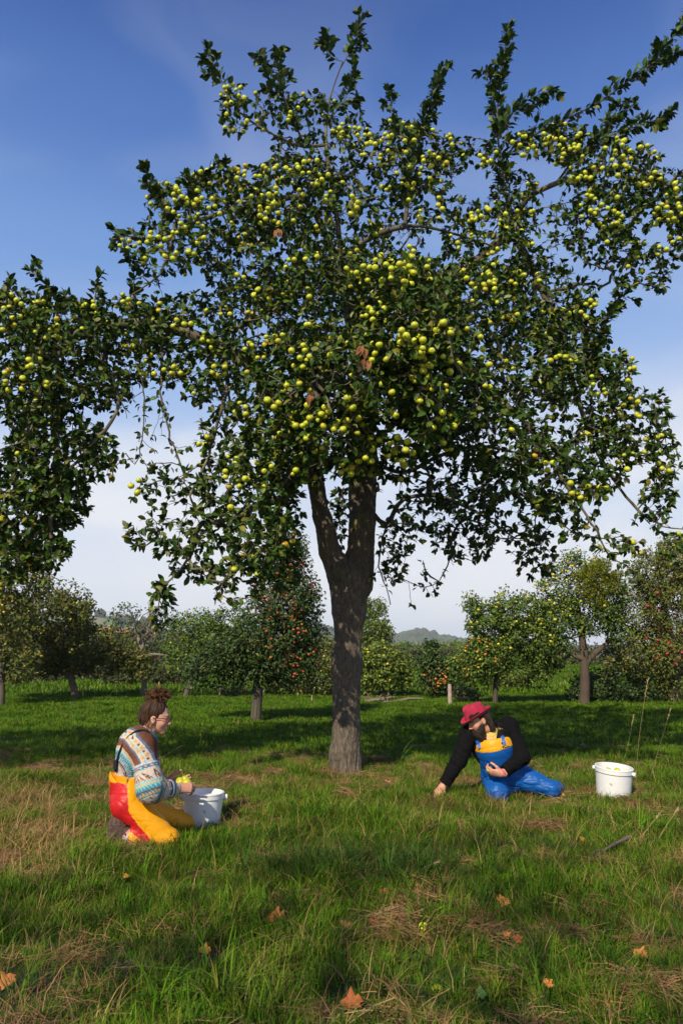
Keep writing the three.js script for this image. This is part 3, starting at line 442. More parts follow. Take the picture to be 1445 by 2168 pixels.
// ---------------------------------------------------------------- the other trees, hedges and wood of the orchard
const FAR_BARK = std([0.12, 0.095, 0.075], 0.95);
const FRUITS = { yellow: [0.55, 0.47, 0.04], green: [0.36, 0.40, 0.04], red: [0.30, 0.030, 0.016], orange: [0.40, 0.16, 0.025], crimson: [0.34, 0.012, 0.02] };
const fruitGeos = {}; for (const k in FRUITS) fruitGeos[k] = appleGeo(k === 'red' ? 0.35 : 0.15, FRUITS[k], [0.5, 0.2, 0.03], [8, 6]);
const fruitMat = paint(0.45);
function orchardTree(o) {
  const R = rng(o.seed), base = o.base ? G(...o.base) : null; if (base) base.y = ground(base.x, base.z) - 0.04;
  const D = o.d ?? -base.z, b0 = base ?? P(...o.foot, D); const t = thing(o.name, o.label, o.category ?? 'tree', b0.toArray(), 0, o.group);
  const net = new Net(), loc = (p) => p.clone().sub(b0), q = metre(b0);
  const trunks = o.trunk.map((list, i) => { const pts = list.map(([x, y, dd = 0]) => P(x, y, D + dd)); if (i === 0 && base) { pts[0] = b0.clone(); } const from = i ? net.nearest(pts[0])[0] : net.add(pts[0], -1, 1); if (i) pts[0] = net.p[from].clone(); return [from, ...net.path(pts, 0.18, from)]; });
  const want = [];
  for (const [x, y, rx, ry, n, dd = 0] of o.lobes) { const rd = Math.min(rx, ry * 1.3) / q * (o.deep ?? 1); for (let i = 0; i < n; i++) { const v = ball(R); v.multiplyScalar(Math.pow(v.length(), -0.35) * (R() < 0.12 ? 1.28 : 1)); want.push(P(x + v.x * rx, y + v.y * ry, D + dd + v.z * rd)); } }
  const ws = want.map(p => ({ p, d: net.nearest(p)[1] + 0.3 * R() })).sort((a, b) => a.d - b.d), ends = [];
  for (const w of ws) { const ids = net.reach(w.p, R, o.step ?? 0.2, o.sag ?? 0.1, 0.14, (i) => o.free && net.p[i].y < b0.y + o.free); ends.push(ids); }
  net.weigh(0.0055, 2.4, (o.width ?? 20) / 2 / q * 0.6);
  trunks.forEach((ids, k) => { const w0 = (k ? (o.width ?? 20) * 0.55 : o.width ?? 20) / 2 / q; ids.forEach((n, i) => { net.r[n] = Math.max(net.r[n], w0 * lerp(1.08, 0.45, i / ids.length)); }); });
  const bc = barkColor(o.bark ?? [0.085, 0.068, 0.05], o.lichen ?? 0.35), inT = new Set(trunks.flat());
  part('trunk', mergeGeometries(trunks.map(ids => tube(ids.map(n => loc(net.p[n])), (s, i) => net.r[ids[i]] * (1 + 0.13 * N3(i * 0.9, o.seed, 1)), 9, (p) => bc({ x: p.x + b0.x, y: p.y, z: p.z })))), barkMat, t);
  const tw = net.wood((run) => !(inT.has(run[run.length - 1]) && inT.has(run[Math.min(1, run.length - 1)])), bc);
  if (tw.length) { const g = mergeGeometries(tw); g.translate(-b0.x, -b0.y, -b0.z); const w = part('branches', g, barkMat, t); w.userData.kind = 'stuff'; }
  const S = new Swarm(), m = new THREE.Matrix4(), size = o.leaf ?? 0.085, per = Math.round((o.per ?? 26) * 0.88);
  for (const ids of ends) { const e = net.p[ids[ids.length - 1]], tone = pick(R, o.greens); for (let i = 0; i < per; i++) {
    const k = R() < 0.7 ? ids.length - 1 : Math.floor(R() * ids.length), c = net.p[ids[k]].clone().addScaledVector(ball(R), o.spread ?? 0.17); const n = V(0, 0.7, 0.3).add(ball(R));
    pose(loc(c), ball(R).add(V(0, o.droop ?? -0.1, 0)), n, size * (0.75 + 0.5 * R()), m); S.add(m, vary(R, R() < 0.6 ? tone : pick(R, o.greens), 0.3)); } }
  if (S.count) { const f = S.build(LEAF_FAR, leafMat); f.name = 'foliage'; f.userData.kind = 'stuff'; t.add(f); }
  for (const [kind, n, r, region] of o.fruit ?? []) {
    const fs = [], pool = ends.filter(ids => { const p = net.p[ids[ids.length - 1]]; if (!region) return true; const [x, y, rx, ry] = region; const k = metre(p); const sx = CX + p.x * k, sy = CY - ((p.y - H) * cp - (-p.z) * sp) * k; return ((sx - x) / rx) ** 2 + ((sy - y) / ry) ** 2 < 1; });
    const front = pool.map(ids => net.p[ids[ids.length - 1]]).sort((a, b) => b.dot(SUN) + 0.3 * b.z - a.dot(SUN) - 0.3 * a.z).slice(0, Math.max(4, Math.ceil(pool.length * 0.45)));
    const sw = new Swarm(), small = r * q < 4.5;
    for (let i = 0; i < n && front.length; i++) { const e = front[Math.floor(R() * front.length)], c = e.clone().addScaledVector(ball(R), 0.15).addScaledVector(SUN, 0.13); c.y -= 0.06; const s = r * (0.85 + 0.3 * R());
      const qt = new THREE.Quaternion().setFromEuler(new THREE.Euler(R() - 0.5, R() * 6, R() - 0.5));
      if (small) { m.compose(loc(c), qt, V(s, s, s)); sw.add(m, vary(R, [1, 1, 1], 0.2)); } else { const a = part('apple', fruitGeos[kind], fruitMat, t); a.position.copy(loc(c)); a.quaternion.copy(qt); a.scale.setScalar(s); } }
    if (small && sw.count) { const f = sw.build(fruitGeos[kind], fruitMat); f.name = 'fruit'; f.userData.kind = 'stuff'; t.add(f); }
  }
  return t;
}
const DARK = [[0.4, [0.028, 0.056, 0.016]], [0.35, [0.042, 0.075, 0.02]], [0.2, [0.06, 0.09, 0.026]], [0.05, [0.1, 0.1, 0.035]]];
const OLIVE = [[0.35, [0.05, 0.07, 0.022]], [0.35, [0.07, 0.095, 0.028]], [0.2, [0.095, 0.11, 0.032]], [0.1, [0.13, 0.11, 0.045]]];
const LIME = [[0.4, [0.075, 0.12, 0.022]], [0.35, [0.10, 0.15, 0.025]], [0.25, [0.14, 0.165, 0.03]]];
const MID = [[0.4, [0.035, 0.072, 0.018]], [0.35, [0.055, 0.098, 0.022]], [0.25, [0.08, 0.12, 0.028]]];
for (const set of [OLIVE, MID]) for (const e of set) e[1] = e[1].map((v, i) => v * [1.45, 1.32, 0.95][i]);
const HEDGE = [[0.4, [0.045, 0.065, 0.024]], [0.3, [0.07, 0.085, 0.03]], [0.2, [0.10, 0.095, 0.04]], [0.1, [0.10, 0.065, 0.035]]];

orchardTree({ seed: 21, name: 'orchard_tree', label: 'tree with bright red apples standing just left of the big trunk', base: [541, 1526], width: 22, trunk: [[[541, 1526], [545, 1470], [548, 1420], [560, 1330], [590, 1230], [610, 1150]], [[547, 1440], [520, 1390], [480, 1350]], [[547, 1430], [590, 1390], [630, 1350]]], bark: [0.05, 0.042, 0.032],
  lobes: [[610, 1180, 55, 60, 80], [600, 1260, 75, 70, 130], [570, 1350, 90, 60, 150], [640, 1330, 45, 75, 80], [500, 1390, 85, 46, 100], [560, 1410, 100, 36, 90], [645, 1420, 40, 50, 50], [440, 1420, 60, 40, 40]], greens: [...DARK], per: 30, leaf: 0.075,
  fruit: [['red', 130, 0.029, [620, 1270, 75, 150]], ['red', 50, 0.029, [655, 1390, 40, 90]], ['orange', 30, 0.027, [620, 1330, 80, 110]]] });
orchardTree({ seed: 22, name: 'orchard_tree', label: 'grey-green apple tree spreading behind the left side of the red-fruited tree', base: [392, 1478], width: 12, trunk: [[[392, 1478], [402, 1445], [420, 1410], [440, 1370]], [[405, 1440], [450, 1400], [490, 1370]]],
  lobes: [[430, 1330, 65, 40, 70], [400, 1390, 60, 45, 80], [470, 1370, 70, 55, 110], [500, 1320, 50, 40, 50]], greens: MID, per: 26, leaf: 0.09, fruit: [['green', 16, 0.035]] });
orchardTree({ seed: 23, name: 'orchard_tree', label: 'broad dark tree dotted with yellow apples on a leaning trunk at far left', base: [163, 1480], width: 15, trunk: [[[163, 1480], [156, 1455], [150, 1430], [150, 1380], [140, 1310]], [[150, 1430], [80, 1400], [30, 1390]], [[150, 1425], [210, 1390], [260, 1380]]], bark: [0.14, 0.10, 0.075],
  lobes: [[110, 1310, 95, 55, 170], [60, 1380, 90, 55, 160], [170, 1365, 90, 50, 160], [230, 1390, 75, 36, 90], [110, 1405, 110, 24, 70], [160, 1280, 40, 40, 45], [290, 1410, 40, 30, 40]], greens: OLIVE.map(([w, c]) => [w, c.map(v => v * 0.8)]), per: 30, leaf: 0.095, fruit: [['yellow', 110, 0.036]] });
orchardTree({ seed: 24, name: 'orchard_tree', label: 'tall tree with pale yellow fruit cut by the left edge of the photo', base: [3, 1494], width: 14, trunk: [[[3, 1494], [4, 1440], [0, 1360], [10, 1260]]],
  lobes: [[30, 1230, 60, 55, 100], [10, 1310, 70, 60, 120], [-40, 1280, 80, 100, 110], [20, 1400, 60, 45, 80], [95, 1250, 30, 40, 30]], greens: OLIVE, per: 26, leaf: 0.09, fruit: [['yellow', 60, 0.036]] });
orchardTree({ seed: 25, name: 'dying_tree', label: 'half-dead tree with a pale bare trunk behind the kneeling woman', base: [304, 1476], width: 13, trunk: [[[304, 1476], [306, 1430], [303, 1390], [296, 1360], [285, 1330]], [[304, 1395], [320, 1385], [355, 1388]], [[300, 1372], [310, 1345], [325, 1300]], [[306, 1430], [318, 1412]], [[290, 1340], [270, 1330], [245, 1345]]], bark: [0.22, 0.18, 0.15], lichen: 0.5, step: 0.16,
  lobes: [[255, 1310, 28, 20, 16], [270, 1290, 25, 15, 8], [300, 1340, 40, 25, 20], [310, 1300, 30, 22, 10]], greens: DARK, per: 12, leaf: 0.09 });
{ // dead twigs on it
  const R = rng(26), t = scene.children.find(c => c.name.startsWith('dying_tree')), b = t.position, D = -b.z, gs = [];
  for (let i = 0; i < 26; i++) { const a = P(285 + 40 * R(), 1320 + 40 * R(), D - 0.3 + 0.6 * R()), c = a.clone().add(V((R() - 0.4) * 1.0, 0.2 + 0.6 * R(), (R() - 0.5) * 0.8)), m = V().lerpVectors(a, c, 0.5).addScaledVector(ball(R), 0.15); gs.push(tube([a, m, c].map(p => p.clone().sub(b)), (s) => 0.022 * (1 - 0.7 * s), 4, () => [0.16, 0.13, 0.11])); const e = c.clone().add(V((R() - 0.5) * 0.5, 0.3 * R(), 0)); gs.push(tube([m, e].map(p => p.clone().sub(b)), (s) => 0.012 * (1 - 0.6 * s), 4, () => [0.16, 0.13, 0.11])); }
  const o = part('dead_branches', mergeGeometries(gs), barkMat, t); o.userData.kind = 'stuff';
}
orchardTree({ seed: 27, name: 'orchard_tree', label: 'leaning yellow-fruited tree partly hidden behind the big trunk', base: [642, 1474], width: 13, trunk: [[[642, 1474], [660, 1458], [685, 1440], [720, 1400]], [[670, 1450], [640, 1420], [620, 1400]]], bark: [0.07, 0.058, 0.045],
  lobes: [[640, 1430, 60, 40, 80], [700, 1400, 55, 55, 100], [680, 1450, 50, 22, 50], [605, 1455, 40, 20, 30]], greens: OLIVE, per: 26, leaf: 0.1, fruit: [['yellow', 50, 0.036]] });
orchardTree({ seed: 28, name: 'orchard_tree', label: 'low bright green tree with small yellow fruit right of the big trunk', base: [822, 1476], width: 9, trunk: [[[822, 1476], [820, 1455], [810, 1420], [800, 1390]]],
  lobes: [[800, 1400, 55, 35, 90], [830, 1430, 45, 35, 80], [780, 1440, 45, 30, 60], [850, 1410, 30, 30, 30]], greens: LIME, per: 24, leaf: 0.11, fruit: [['yellow', 30, 0.04]] });
orchardTree({ seed: 29, name: 'ash_tree', label: 'airy yellow-green ash tree rising behind the big trunk on its right', d: 46, foot: [790, 1436], width: 7, trunk: [[[790, 1436], [788, 1380], [785, 1330], [790, 1290]]], sag: 0.25, spread: 0.35, droop: -0.4,
  lobes: [[790, 1290, 26, 24, 34], [790, 1330, 36, 34, 70], [785, 1370, 42, 30, 70], [745, 1370, 30, 40, 40], [815, 1345, 20, 30, 20]], greens: LIME.map(([w, c]) => [w, c.map(v => v * 0.9)]), per: 34, leaf: 0.17 });
orchardTree({ seed: 30, name: 'orchard_tree', label: 'small dark pointed tree with orange fruit at its foot beside the pale stump', base: [920, 1478], width: 8, trunk: [[[920, 1478], [918, 1440], [914, 1400], [912, 1370]]], bark: [0.05, 0.04, 0.03],
  lobes: [[912, 1375, 14, 18, 26], [912, 1405, 26, 22, 60], [920, 1440, 32, 28, 70], [950, 1410, 26, 22, 36], [965, 1440, 30, 25, 30]], greens: DARK, per: 24, leaf: 0.1, fruit: [['orange', 34, 0.04, [915, 1450, 40, 30]]] });
orchardTree({ seed: 31, name: 'orchard_tree', label: 'full green tree with yellow apples and a dark straight trunk above the red hat', base: [1047, 1492], width: 11, trunk: [[[1047, 1492], [1048, 1450], [1052, 1410], [1075, 1360], [1090, 1310]], [[1050, 1420], [1020, 1380], [1000, 1340]], [[1052, 1410], [1110, 1385], [1150, 1375]]], bark: [0.05, 0.04, 0.03],
  lobes: [[1010, 1310, 22, 38, 34], [1040, 1330, 50, 45, 90], [1090, 1300, 60, 45, 110], [1120, 1350, 60, 50, 130], [1050, 1390, 70, 40, 130], [1000, 1410, 55, 35, 90], [1150, 1400, 40, 35, 60], [995, 1280, 12, 20, 10]], greens: MID, per: 28, leaf: 0.085, fruit: [['yellow', 60, 0.036], ['orange', 30, 0.036, [1000, 1400, 60, 50]]] });
orchardTree({ seed: 32, name: 'orchard_tree', label: 'small light green tree on a thin trunk between two taller trees', d: 27, foot: [1093, 1482], width: 8, trunk: [[[1093, 1486], [1093, 1462], [1090, 1440]], [[1093, 1462], [1110, 1445]], [[1093, 1462], [1076, 1446]]],
  lobes: [[1090, 1430, 55, 25, 70], [1130, 1430, 35, 22, 36], [1060, 1445, 30, 18, 26]], greens: LIME, per: 24, leaf: 0.1 });
orchardTree({ seed: 33, name: 'orchard_tree', label: 'stout forked apple tree with yellow fruit and mistletoe on the right', base: [1235, 1493], width: 21, trunk: [[[1235, 1493], [1237, 1450], [1236, 1410], [1235, 1380], [1228, 1330], [1220, 1270]], [[1237, 1405], [1262, 1380], [1290, 1355], [1300, 1300]], [[1235, 1395], [1205, 1388], [1160, 1400]]], bark: [0.075, 0.052, 0.036], lichen: 0.15,
  lobes: [[1180, 1240, 40, 45, 60], [1230, 1200, 40, 30, 44], [1190, 1310, 55, 50, 100], [1240, 1300, 60, 45, 90], [1290, 1270, 45, 55, 80], [1310, 1330, 35, 35, 40], [1165, 1370, 45, 40, 70], [1150, 1310, 30, 40, 36]], greens: MID, per: 26, leaf: 0.08, fruit: [['yellow', 90, 0.038]] });
{ // mistletoe ball in that tree
  const R = rng(34), t = scene.children.filter(c => c.name.startsWith('orchard_tree')).pop(), b = t.position, D = -b.z, S = new Swarm(), m = new THREE.Matrix4();
  for (const [x, y, r, n] of [[1258, 1218, 30, 1500], [1240, 1245, 24, 900], [1290, 1240, 26, 900], [1272, 1198, 20, 600], [1228, 1218, 16, 400], [1262, 1268, 28, 700], [1306, 1215, 12, 250]]) for (let i = 0; i < n; i++) { const v = ball(R); const p = P(x + v.x * r, y + v.y * r, D - 0.4 + v.z * 0.5); pose(p.sub(b), v.clone().add(ball(R)), ball(R), 0.06 + 0.03 * R(), m, 0.05); S.add(m, vary(R, pick(R, [[0.5, [0.14, 0.15, 0.012]], [0.5, [0.085, 0.105, 0.012]]]), 0.3)); }
  const o = S.build(LEAF_FAR, leafMat); o.name = 'mistletoe'; o.userData.kind = 'stuff'; t.add(o);
}
orchardTree({ seed: 35, name: 'orchard_tree', label: 'huge olive-green tree with crimson apples filling the right edge', base: [1425, 1490], width: 26, trunk: [[[1425, 1490], [1425, 1420], [1415, 1340], [1400, 1260]], [[1425, 1420], [1370, 1370], [1340, 1330]], [[1425, 1430], [1480, 1370]]], bark: [0.07, 0.055, 0.04],
  lobes: [[1390, 1215, 60, 55, 150], [1440, 1190, 60, 60, 140], [1360, 1290, 60, 60, 150], [1430, 1290, 70, 70, 170], [1350, 1380, 70, 50, 140], [1430, 1390, 60, 55, 130], [1490, 1300, 60, 120, 120], [1440, 1450, 50, 30, 60]], greens: OLIVE, per: 30, leaf: 0.075, sag: -0.05, fruit: [['crimson', 46, 0.04, [1420, 1330, 60, 90]]] });
orchardTree({ seed: 36, name: 'shrub', category: 'bush', label: 'dark tangled bush under the right-hand trees with pale dead branches', base: [1330, 1488], width: 5, trunk: [[[1330, 1488], [1320, 1460], [1290, 1440]], [[1330, 1486], [1360, 1450]], [[1328, 1480], [1260, 1450]]], bark: [0.16, 0.14, 0.12],
  lobes: [[1260, 1455, 50, 30, 80], [1320, 1445, 55, 38, 100], [1370, 1460, 45, 28, 70], [1230, 1470, 30, 20, 30]], greens: DARK, per: 26, leaf: 0.085 });
orchardTree({ seed: 37, name: 'shrub', category: 'bush', label: 'brown-green brambles heaped behind the pale dying tree', d: 31, foot: [300, 1452], width: 4, trunk: [[[300, 1454], [290, 1435]], [[300, 1452], [340, 1435]], [[300, 1452], [250, 1435]]], lobes: [[250, 1425, 50, 25, 70], [330, 1420, 55, 30, 90], [385, 1430, 45, 25, 60], [290, 1440, 70, 15, 50]], greens: HEDGE, per: 26, leaf: 0.12 });
orchardTree({ seed: 38, name: 'shrub', category: 'bush', label: 'low twiggy dead-looking bush right beside the pale stump', base: [985, 1488], width: 4, trunk: [[[985, 1488], [980, 1470]], [[985, 1488], [1000, 1466]]], lobes: [[985, 1468, 26, 16, 34], [1008, 1475, 18, 12, 16]], greens: [[0.6, [0.06, 0.055, 0.035]], [0.4, [0.05, 0.065, 0.025]]], per: 12, leaf: 0.07 });
orchardTree({ seed: 39, name: 'shrub', category: 'bush', label: 'small dry brown bush beside the fence post at left centre', base: [497, 1474], width: 3, trunk: [[[497, 1474], [495, 1460]], [[497, 1474], [510, 1458]]], lobes: [[495, 1457, 28, 14, 34], [470, 1465, 16, 8, 12]], greens: [[0.6, [0.09, 0.07, 0.045]], [0.4, [0.06, 0.065, 0.03]]], per: 12, leaf: 0.07 });

// trees outside the frame whose shade lies on the grass at the left and at the bottom of the picture
function outsideTree(seed, label, x, z, h, r, n, per, lean = [0, 0]) {
  const R = rng(seed), b = V(x, ground(x, z) - 0.04, z), t = thing('orchard_tree', label, 'tree', b.toArray()), net = new Net(), c = V(x + lean[0], h, z + lean[1]);
  const tr = net.path([b, V(x, h * 0.4, z), V(x + lean[0] * 0.6, h * 0.8, z + lean[1] * 0.6)], 0.2), want = [];
  for (let i = 0; i < n; i++) { const v = ball(R); v.multiplyScalar(Math.pow(v.length(), -0.3)); want.push(c.clone().add(V(v.x * r, v.y * r * 0.6, v.z * r))); }
  want.sort((p, q) => p.distanceTo(c) - q.distanceTo(c)); const S = new Swarm(), m = new THREE.Matrix4();
  for (const w of want) { const ids = net.reach(w, R, 0.22); for (let i = 0; i < per; i++) { const p = w.clone().addScaledVector(ball(R), 0.2); pose(p.sub(b), ball(R), ball(R).add(V(0, 0.7, 0)), 0.075 + 0.03 * R(), m); S.add(m, vary(R, pick(R, MID), 0.3)); } }
  net.weigh(0.006, 2.4, 0.16); tr.forEach((k, i) => { net.r[k] = Math.max(net.r[k], 0.16 - 0.09 * i / tr.length); }); const inT = new Set(tr), bc = barkColor([0.1, 0.078, 0.055], 0.4);
  part('trunk', tube(tr.map(k => net.p[k].clone().sub(b)), (s, i) => net.r[tr[i]], 9, bc), barkMat, t); const g = mergeGeometries(net.wood((run) => !(inT.has(run[0]) && inT.has(run[1])), bc)); g.translate(-b.x, -b.y, -b.z); part('branches', g, barkMat, t).userData.kind = 'stuff';
  const f = S.build(LEAF_FAR, leafMat); f.name = 'foliage'; f.userData.kind = 'stuff'; t.add(f);
}
outsideTree(46, 'leafy apple tree outside the photo to the left, shading the grass there', -6.6, -5.4, 4.6, 2.1, 420, 26);
outsideTree(47, 'thin-crowned tall tree behind the photographer shading the foreground', -4.6, 6.2, 7.0, 2.3, 280, 9, [0.9, -1.2]);

// hedges: leafy banks at the edges of the meadows
function hedge(label, seed, list, greens, leaf, n) {                   // list of px, py of the crest, ground distance, height in metres
  const R = rng(seed), S = new Swarm(), m = new THREE.Matrix4(), pts = list.map(([x, d]) => { const r = ray(x, 1400), t = d / -r.z; return V(r.x * t, ground(r.x * t, -d), -d); }), hs = list.map(l => l[2]);
  const o = thing('hedge', label, 'hedge', pts[0].toArray()); const stems = [];
  for (let i = 0; i < n; i++) { const u = R() * (pts.length - 1), k = Math.min(pts.length - 2, Math.floor(u)), f = u - k, c = V().lerpVectors(pts[k], pts[k + 1], f), h = lerp(hs[k], hs[k + 1], f) * (0.75 + 0.75 * fbm(u * 3.1, seed, 2, 4) + 0.15);
    const a = Math.PI * R(), w = h * 0.55 * Math.sqrt(R()); c.y += Math.sin(a) * h * Math.pow(R(), 0.4) * (0.8 + 0.3 * N3(u * 9, seed, R() * 2)); c.z += Math.cos(a) * w; c.x += (R() - 0.5) * 0.5;
    pose(c.clone().sub(pts[0]), ball(R), V(0, 0.6, 0.4).add(ball(R)), leaf * (0.7 + 0.6 * R()), m); S.add(m, vary(R, pick(R, greens), 0.35));
    if (i % 60 === 0) stems.push(tube([V(c.x, c.y - h * 0.9, c.z), V(c.x + (R() - 0.5) * 0.6, c.y, c.z)].map(p => p.clone().sub(pts[0])), (s) => 0.03 * (1 - 0.7 * s), 4, () => [0.07, 0.055, 0.04])); }
  const w = part('stems', mergeGeometries(stems), barkMat, o); w.userData.kind = 'stuff';
  const f = S.build(LEAF_FAR, leafMat); f.name = 'foliage'; f.userData.kind = 'stuff'; o.add(f);
}
hedge('dark overgrown hedge across the left end of the orchard', 41, [[-60, 33, 2.6], [90, 34, 2.4], [220, 36, 2.6], [330, 40, 3.2], [440, 44, 2.6], [520, 46, 2.2]], HEDGE, 0.16, 9000);
hedge('green hedge between the big trunk and the far meadow', 42, [[600, 50, 2.2], [720, 52, 2.6], [840, 56, 1.8], [900, 58, 1.5], [1010, 62, 1.8]], HEDGE.concat(), 0.2, 7000);
hedge('distant hedge with rusty bracken along the top of the right meadow', 43, [[980, 62, 2.6], [1100, 60, 2.6], [1180, 58, 2.2], [1330, 52, 2.6], [1480, 46, 3.0]], HEDGE, 0.2, 8000);
hedge('blue-green line of far hedgerow trees below the hill', 44, [[560, 120, 4.0], [700, 125, 4.0], [830, 130, 3.4], [900, 120, 2.6], [1000, 115, 3.0], [1100, 120, 5.0]], MID, 0.55, 6000);
hedge('tall dark hedgerow trees behind the left orchard', 45, [[-80, 60, 5.0], [120, 62, 5.0], [260, 66, 3.6], [360, 70, 5.2], [420, 74, 5.6], [480, 80, 4.6], [560, 90, 3.6]], MID.map(([w, c]) => [w, c.map(v => v * 0.75)]), 0.32, 9000);

// fence posts, stakes, stump and fallen boughs
function post(x0, y0, x1, y1, w, label, color, name = 'fence_post', category = 'post', group) {
  const a = G(x0, y0); a.y = ground(a.x, a.z) - 0.1; const d = -a.z, b = P(x1, y1, d), r = w / 2 / metre(a), n = 7, pts = []; for (let i = 0; i <= n; i++) pts.push(V().lerpVectors(a, b, i / n).add(V(0.012 * N3(i * 0.8, x0, 1), 0, 0)).sub(a));
  return single(name, tube(pts, (t) => r * (1 + 0.1 * N3(t * 5, x0, 2)) * (t > 0.96 ? 0.85 : 1), 7, (p) => { const k = 1 + 0.7 * fbm(p.x * 40 + x0, p.y * 5, p.z * 40, 3); return color.map(c => c * k); }), barkMat, label, category, group, a.toArray());
}
post(395, 1474, 406, 1440, 6, 'grey leaning fence post under the spreading tree right of the woman', [0.26, 0.21, 0.17]);
post(463, 1476, 467, 1452, 4.5, 'pale orange-brown fence post next to the dry bush', [0.45, 0.28, 0.14]);
post(553, 1473, 562, 1452, 3, 'thin pale stake leaning right behind the red-fruited tree trunk', [0.42, 0.36, 0.27], 'stake', 'stake');
post(659, 1486, 660, 1470, 2.5, 'short upright stake close to the left of the big trunk', [0.40, 0.33, 0.22], 'stake', 'stake');
post(176, 1480, 176, 1452, 2.2, 'thin yellow stake just right of the leaning trunk at far left', [0.42, 0.40, 0.08], 'stake', 'stake');
post(337, 1463, 337, 1443, 2.2, 'thin yellow stake right of the pale dying tree', [0.42, 0.40, 0.08], 'stake', 'stake');
post(952, 1492, 951, 1448, 9, 'pale bleached dead trunk standing as a stump by the dark pointed tree', [0.36, 0.28, 0.22], 'tree_stump', 'stump');
{
  const R = rng(51), b = G(800, 1487); b.y = ground(b.x, b.z); const D = -b.z, t = thing('brush_pile', 'heap of fallen grey-brown boughs on the grass right of the big trunk', 'brushwood', b.toArray());
  for (let i = 0; i < 22; i++) { const big = i < 4; const x = 765 + 75 * R(), a = P(x, 1490 - 8 * R(), D + R() - 0.5), c = P(x + (big ? 30 + 50 * R() : (R() - 0.4) * 60), 1484 - 22 * R() * (big ? 0.4 : 1), D + R() - 0.5); a.y = Math.max(a.y, b.y + 0.03); const m = V().lerpVectors(a, c, 0.5).add(V(0, 0.06 * R(), 0)); part('bough', tube([a, m, c].map(p => p.clone().sub(b)), (s) => (big ? 0.05 : 0.018) * (1 - 0.6 * s), 6, barkColor([0.17, 0.125, 0.09], 0.3)), barkMat, t); }
}
// red-brown village roofs far off between the trees
{
  const roof = paint(0.9), wall = std([0.42, 0.30, 0.24], 0.9), R = rng(52);
  const spots = [[218, 1333, 300], [236, 1336, 310], [253, 1338, 305], [268, 1337, 318], [285, 1339, 312], [300, 1340, 320], [406, 1352, 290], [424, 1357, 296], [436, 1359, 300]];
  spots.forEach(([px, py, d], i) => {
    const p = P(px, py, d), g = ground(p.x, p.z), w = 8 + 3 * R(), l = 7, h = 3.2, y = p.y - h - g - 2; const where = i < 6 ? `${['first', 'second', 'third', 'fourth', 'fifth', 'sixth'][i]} from the left in the row of far red-roofed houses at left` : `far brick house glimpsed through the tree, ${['left', 'middle', 'right'][i - 6]} one of three`;
    const t = thing('village_house', 'tiny red-roofed house, ' + where, 'house', [p.x, g, p.z], R() * 0.8);
    const wg = new THREE.BoxGeometry(w, y + h, l); wg.translate(0, (y + h) / 2, 0); part('wall', wg, wall, t);
    const sh = new THREE.Shape([new THREE.Vector2(-l / 2 - 0.4, 0), new THREE.Vector2(l / 2 + 0.4, 0), new THREE.Vector2(0, 3)]); const rg = new THREE.ExtrudeGeometry(sh, { depth: w + 0.6, bevelEnabled: false }); rg.translate(0, 0, -w / 2 - 0.3); rg.rotateY(Math.PI / 2); rg.translate(0, y + h, 0); part('roof', tint(rg, [0.30, 0.13, 0.075]), roof, t);
    for (const s of [-1, 1]) { const q = new THREE.BoxGeometry(1.1, 1.3, 0.12); q.translate(s * w * 0.25, y + h - 1.5, l / 2 + 0.05); part('window', q, std([0.05, 0.06, 0.07], 0.2), t); }
    const ch = new THREE.BoxGeometry(0.8, 1.8, 0.8); ch.translate(w * 0.3, y + h + 3, 0); part('chimney', ch, wall, t);
  });
}
// ---------------------------------------------------------------- grass
const KEEP_OUT = [];                                                   // [x, z, radius] where bodies press the grass down; filled before growing
function tuftGeo(seed, blades, hgt, spread, lean, width, rows = 3) {
  const R = rng(seed), pos = [], nor = [], col = [], idx = [];
  for (let b = 0; b < blades; b++) {
    const a = R() * 6.283, r = spread * Math.sqrt(R()), bx = Math.cos(a) * r, bz = Math.sin(a) * r, h = hgt * (0.55 + 0.6 * R()), l = lean * h * (0.3 + R()), da = a + (R() - 0.5) * 2.2, dx = Math.cos(da), dz = Math.sin(da), w = width * (0.7 + 0.6 * R()), wx = -dz, wz = dx, k = pos.length / 3, tw = (R() - 0.5) * 1.4, g = 0.85 + 0.3 * R();
    for (let i = 0; i <= rows; i++) { const t = i / rows, o = l * t * t, y = h * (t - 0.32 * (l / h) * t * t * t), ww = w * 0.5 * Math.pow(1 - t, 0.55) + 0.0001, cx = bx + dx * o, cz = bz + dz * o, ax = wx + dx * tw * t, az = wz + dz * tw * t;
      pos.push(cx - ax * ww, y, cz - az * ww, cx + ax * ww, y, cz + az * ww); const ny = 0.45 + l / h * t; for (let s = 0; s < 2; s++) { nor.push(-dx * (1 - 0.5 * t), ny, -dz * (1 - 0.5 * t)); col.push(g * (1 + 0.15 * t), g, g * (1 - 0.2 * t)); }
      if (i) { const q = k + (i - 1) * 2; idx.push(q, q + 1, q + 2, q + 1, q + 3, q + 2); } }
  }
  const geo = new THREE.BufferGeometry(); geo.setAttribute('position', new THREE.Float32BufferAttribute(pos, 3)); geo.setAttribute('normal', new THREE.Float32BufferAttribute(nor, 3)); geo.setAttribute('color', new THREE.Float32BufferAttribute(col, 3)); geo.setAttribute('uv', new THREE.Float32BufferAttribute(new Float32Array(pos.length / 3 * 2), 2)); geo.setIndex(idx); geo.normalizeNormals(); return geo;
}
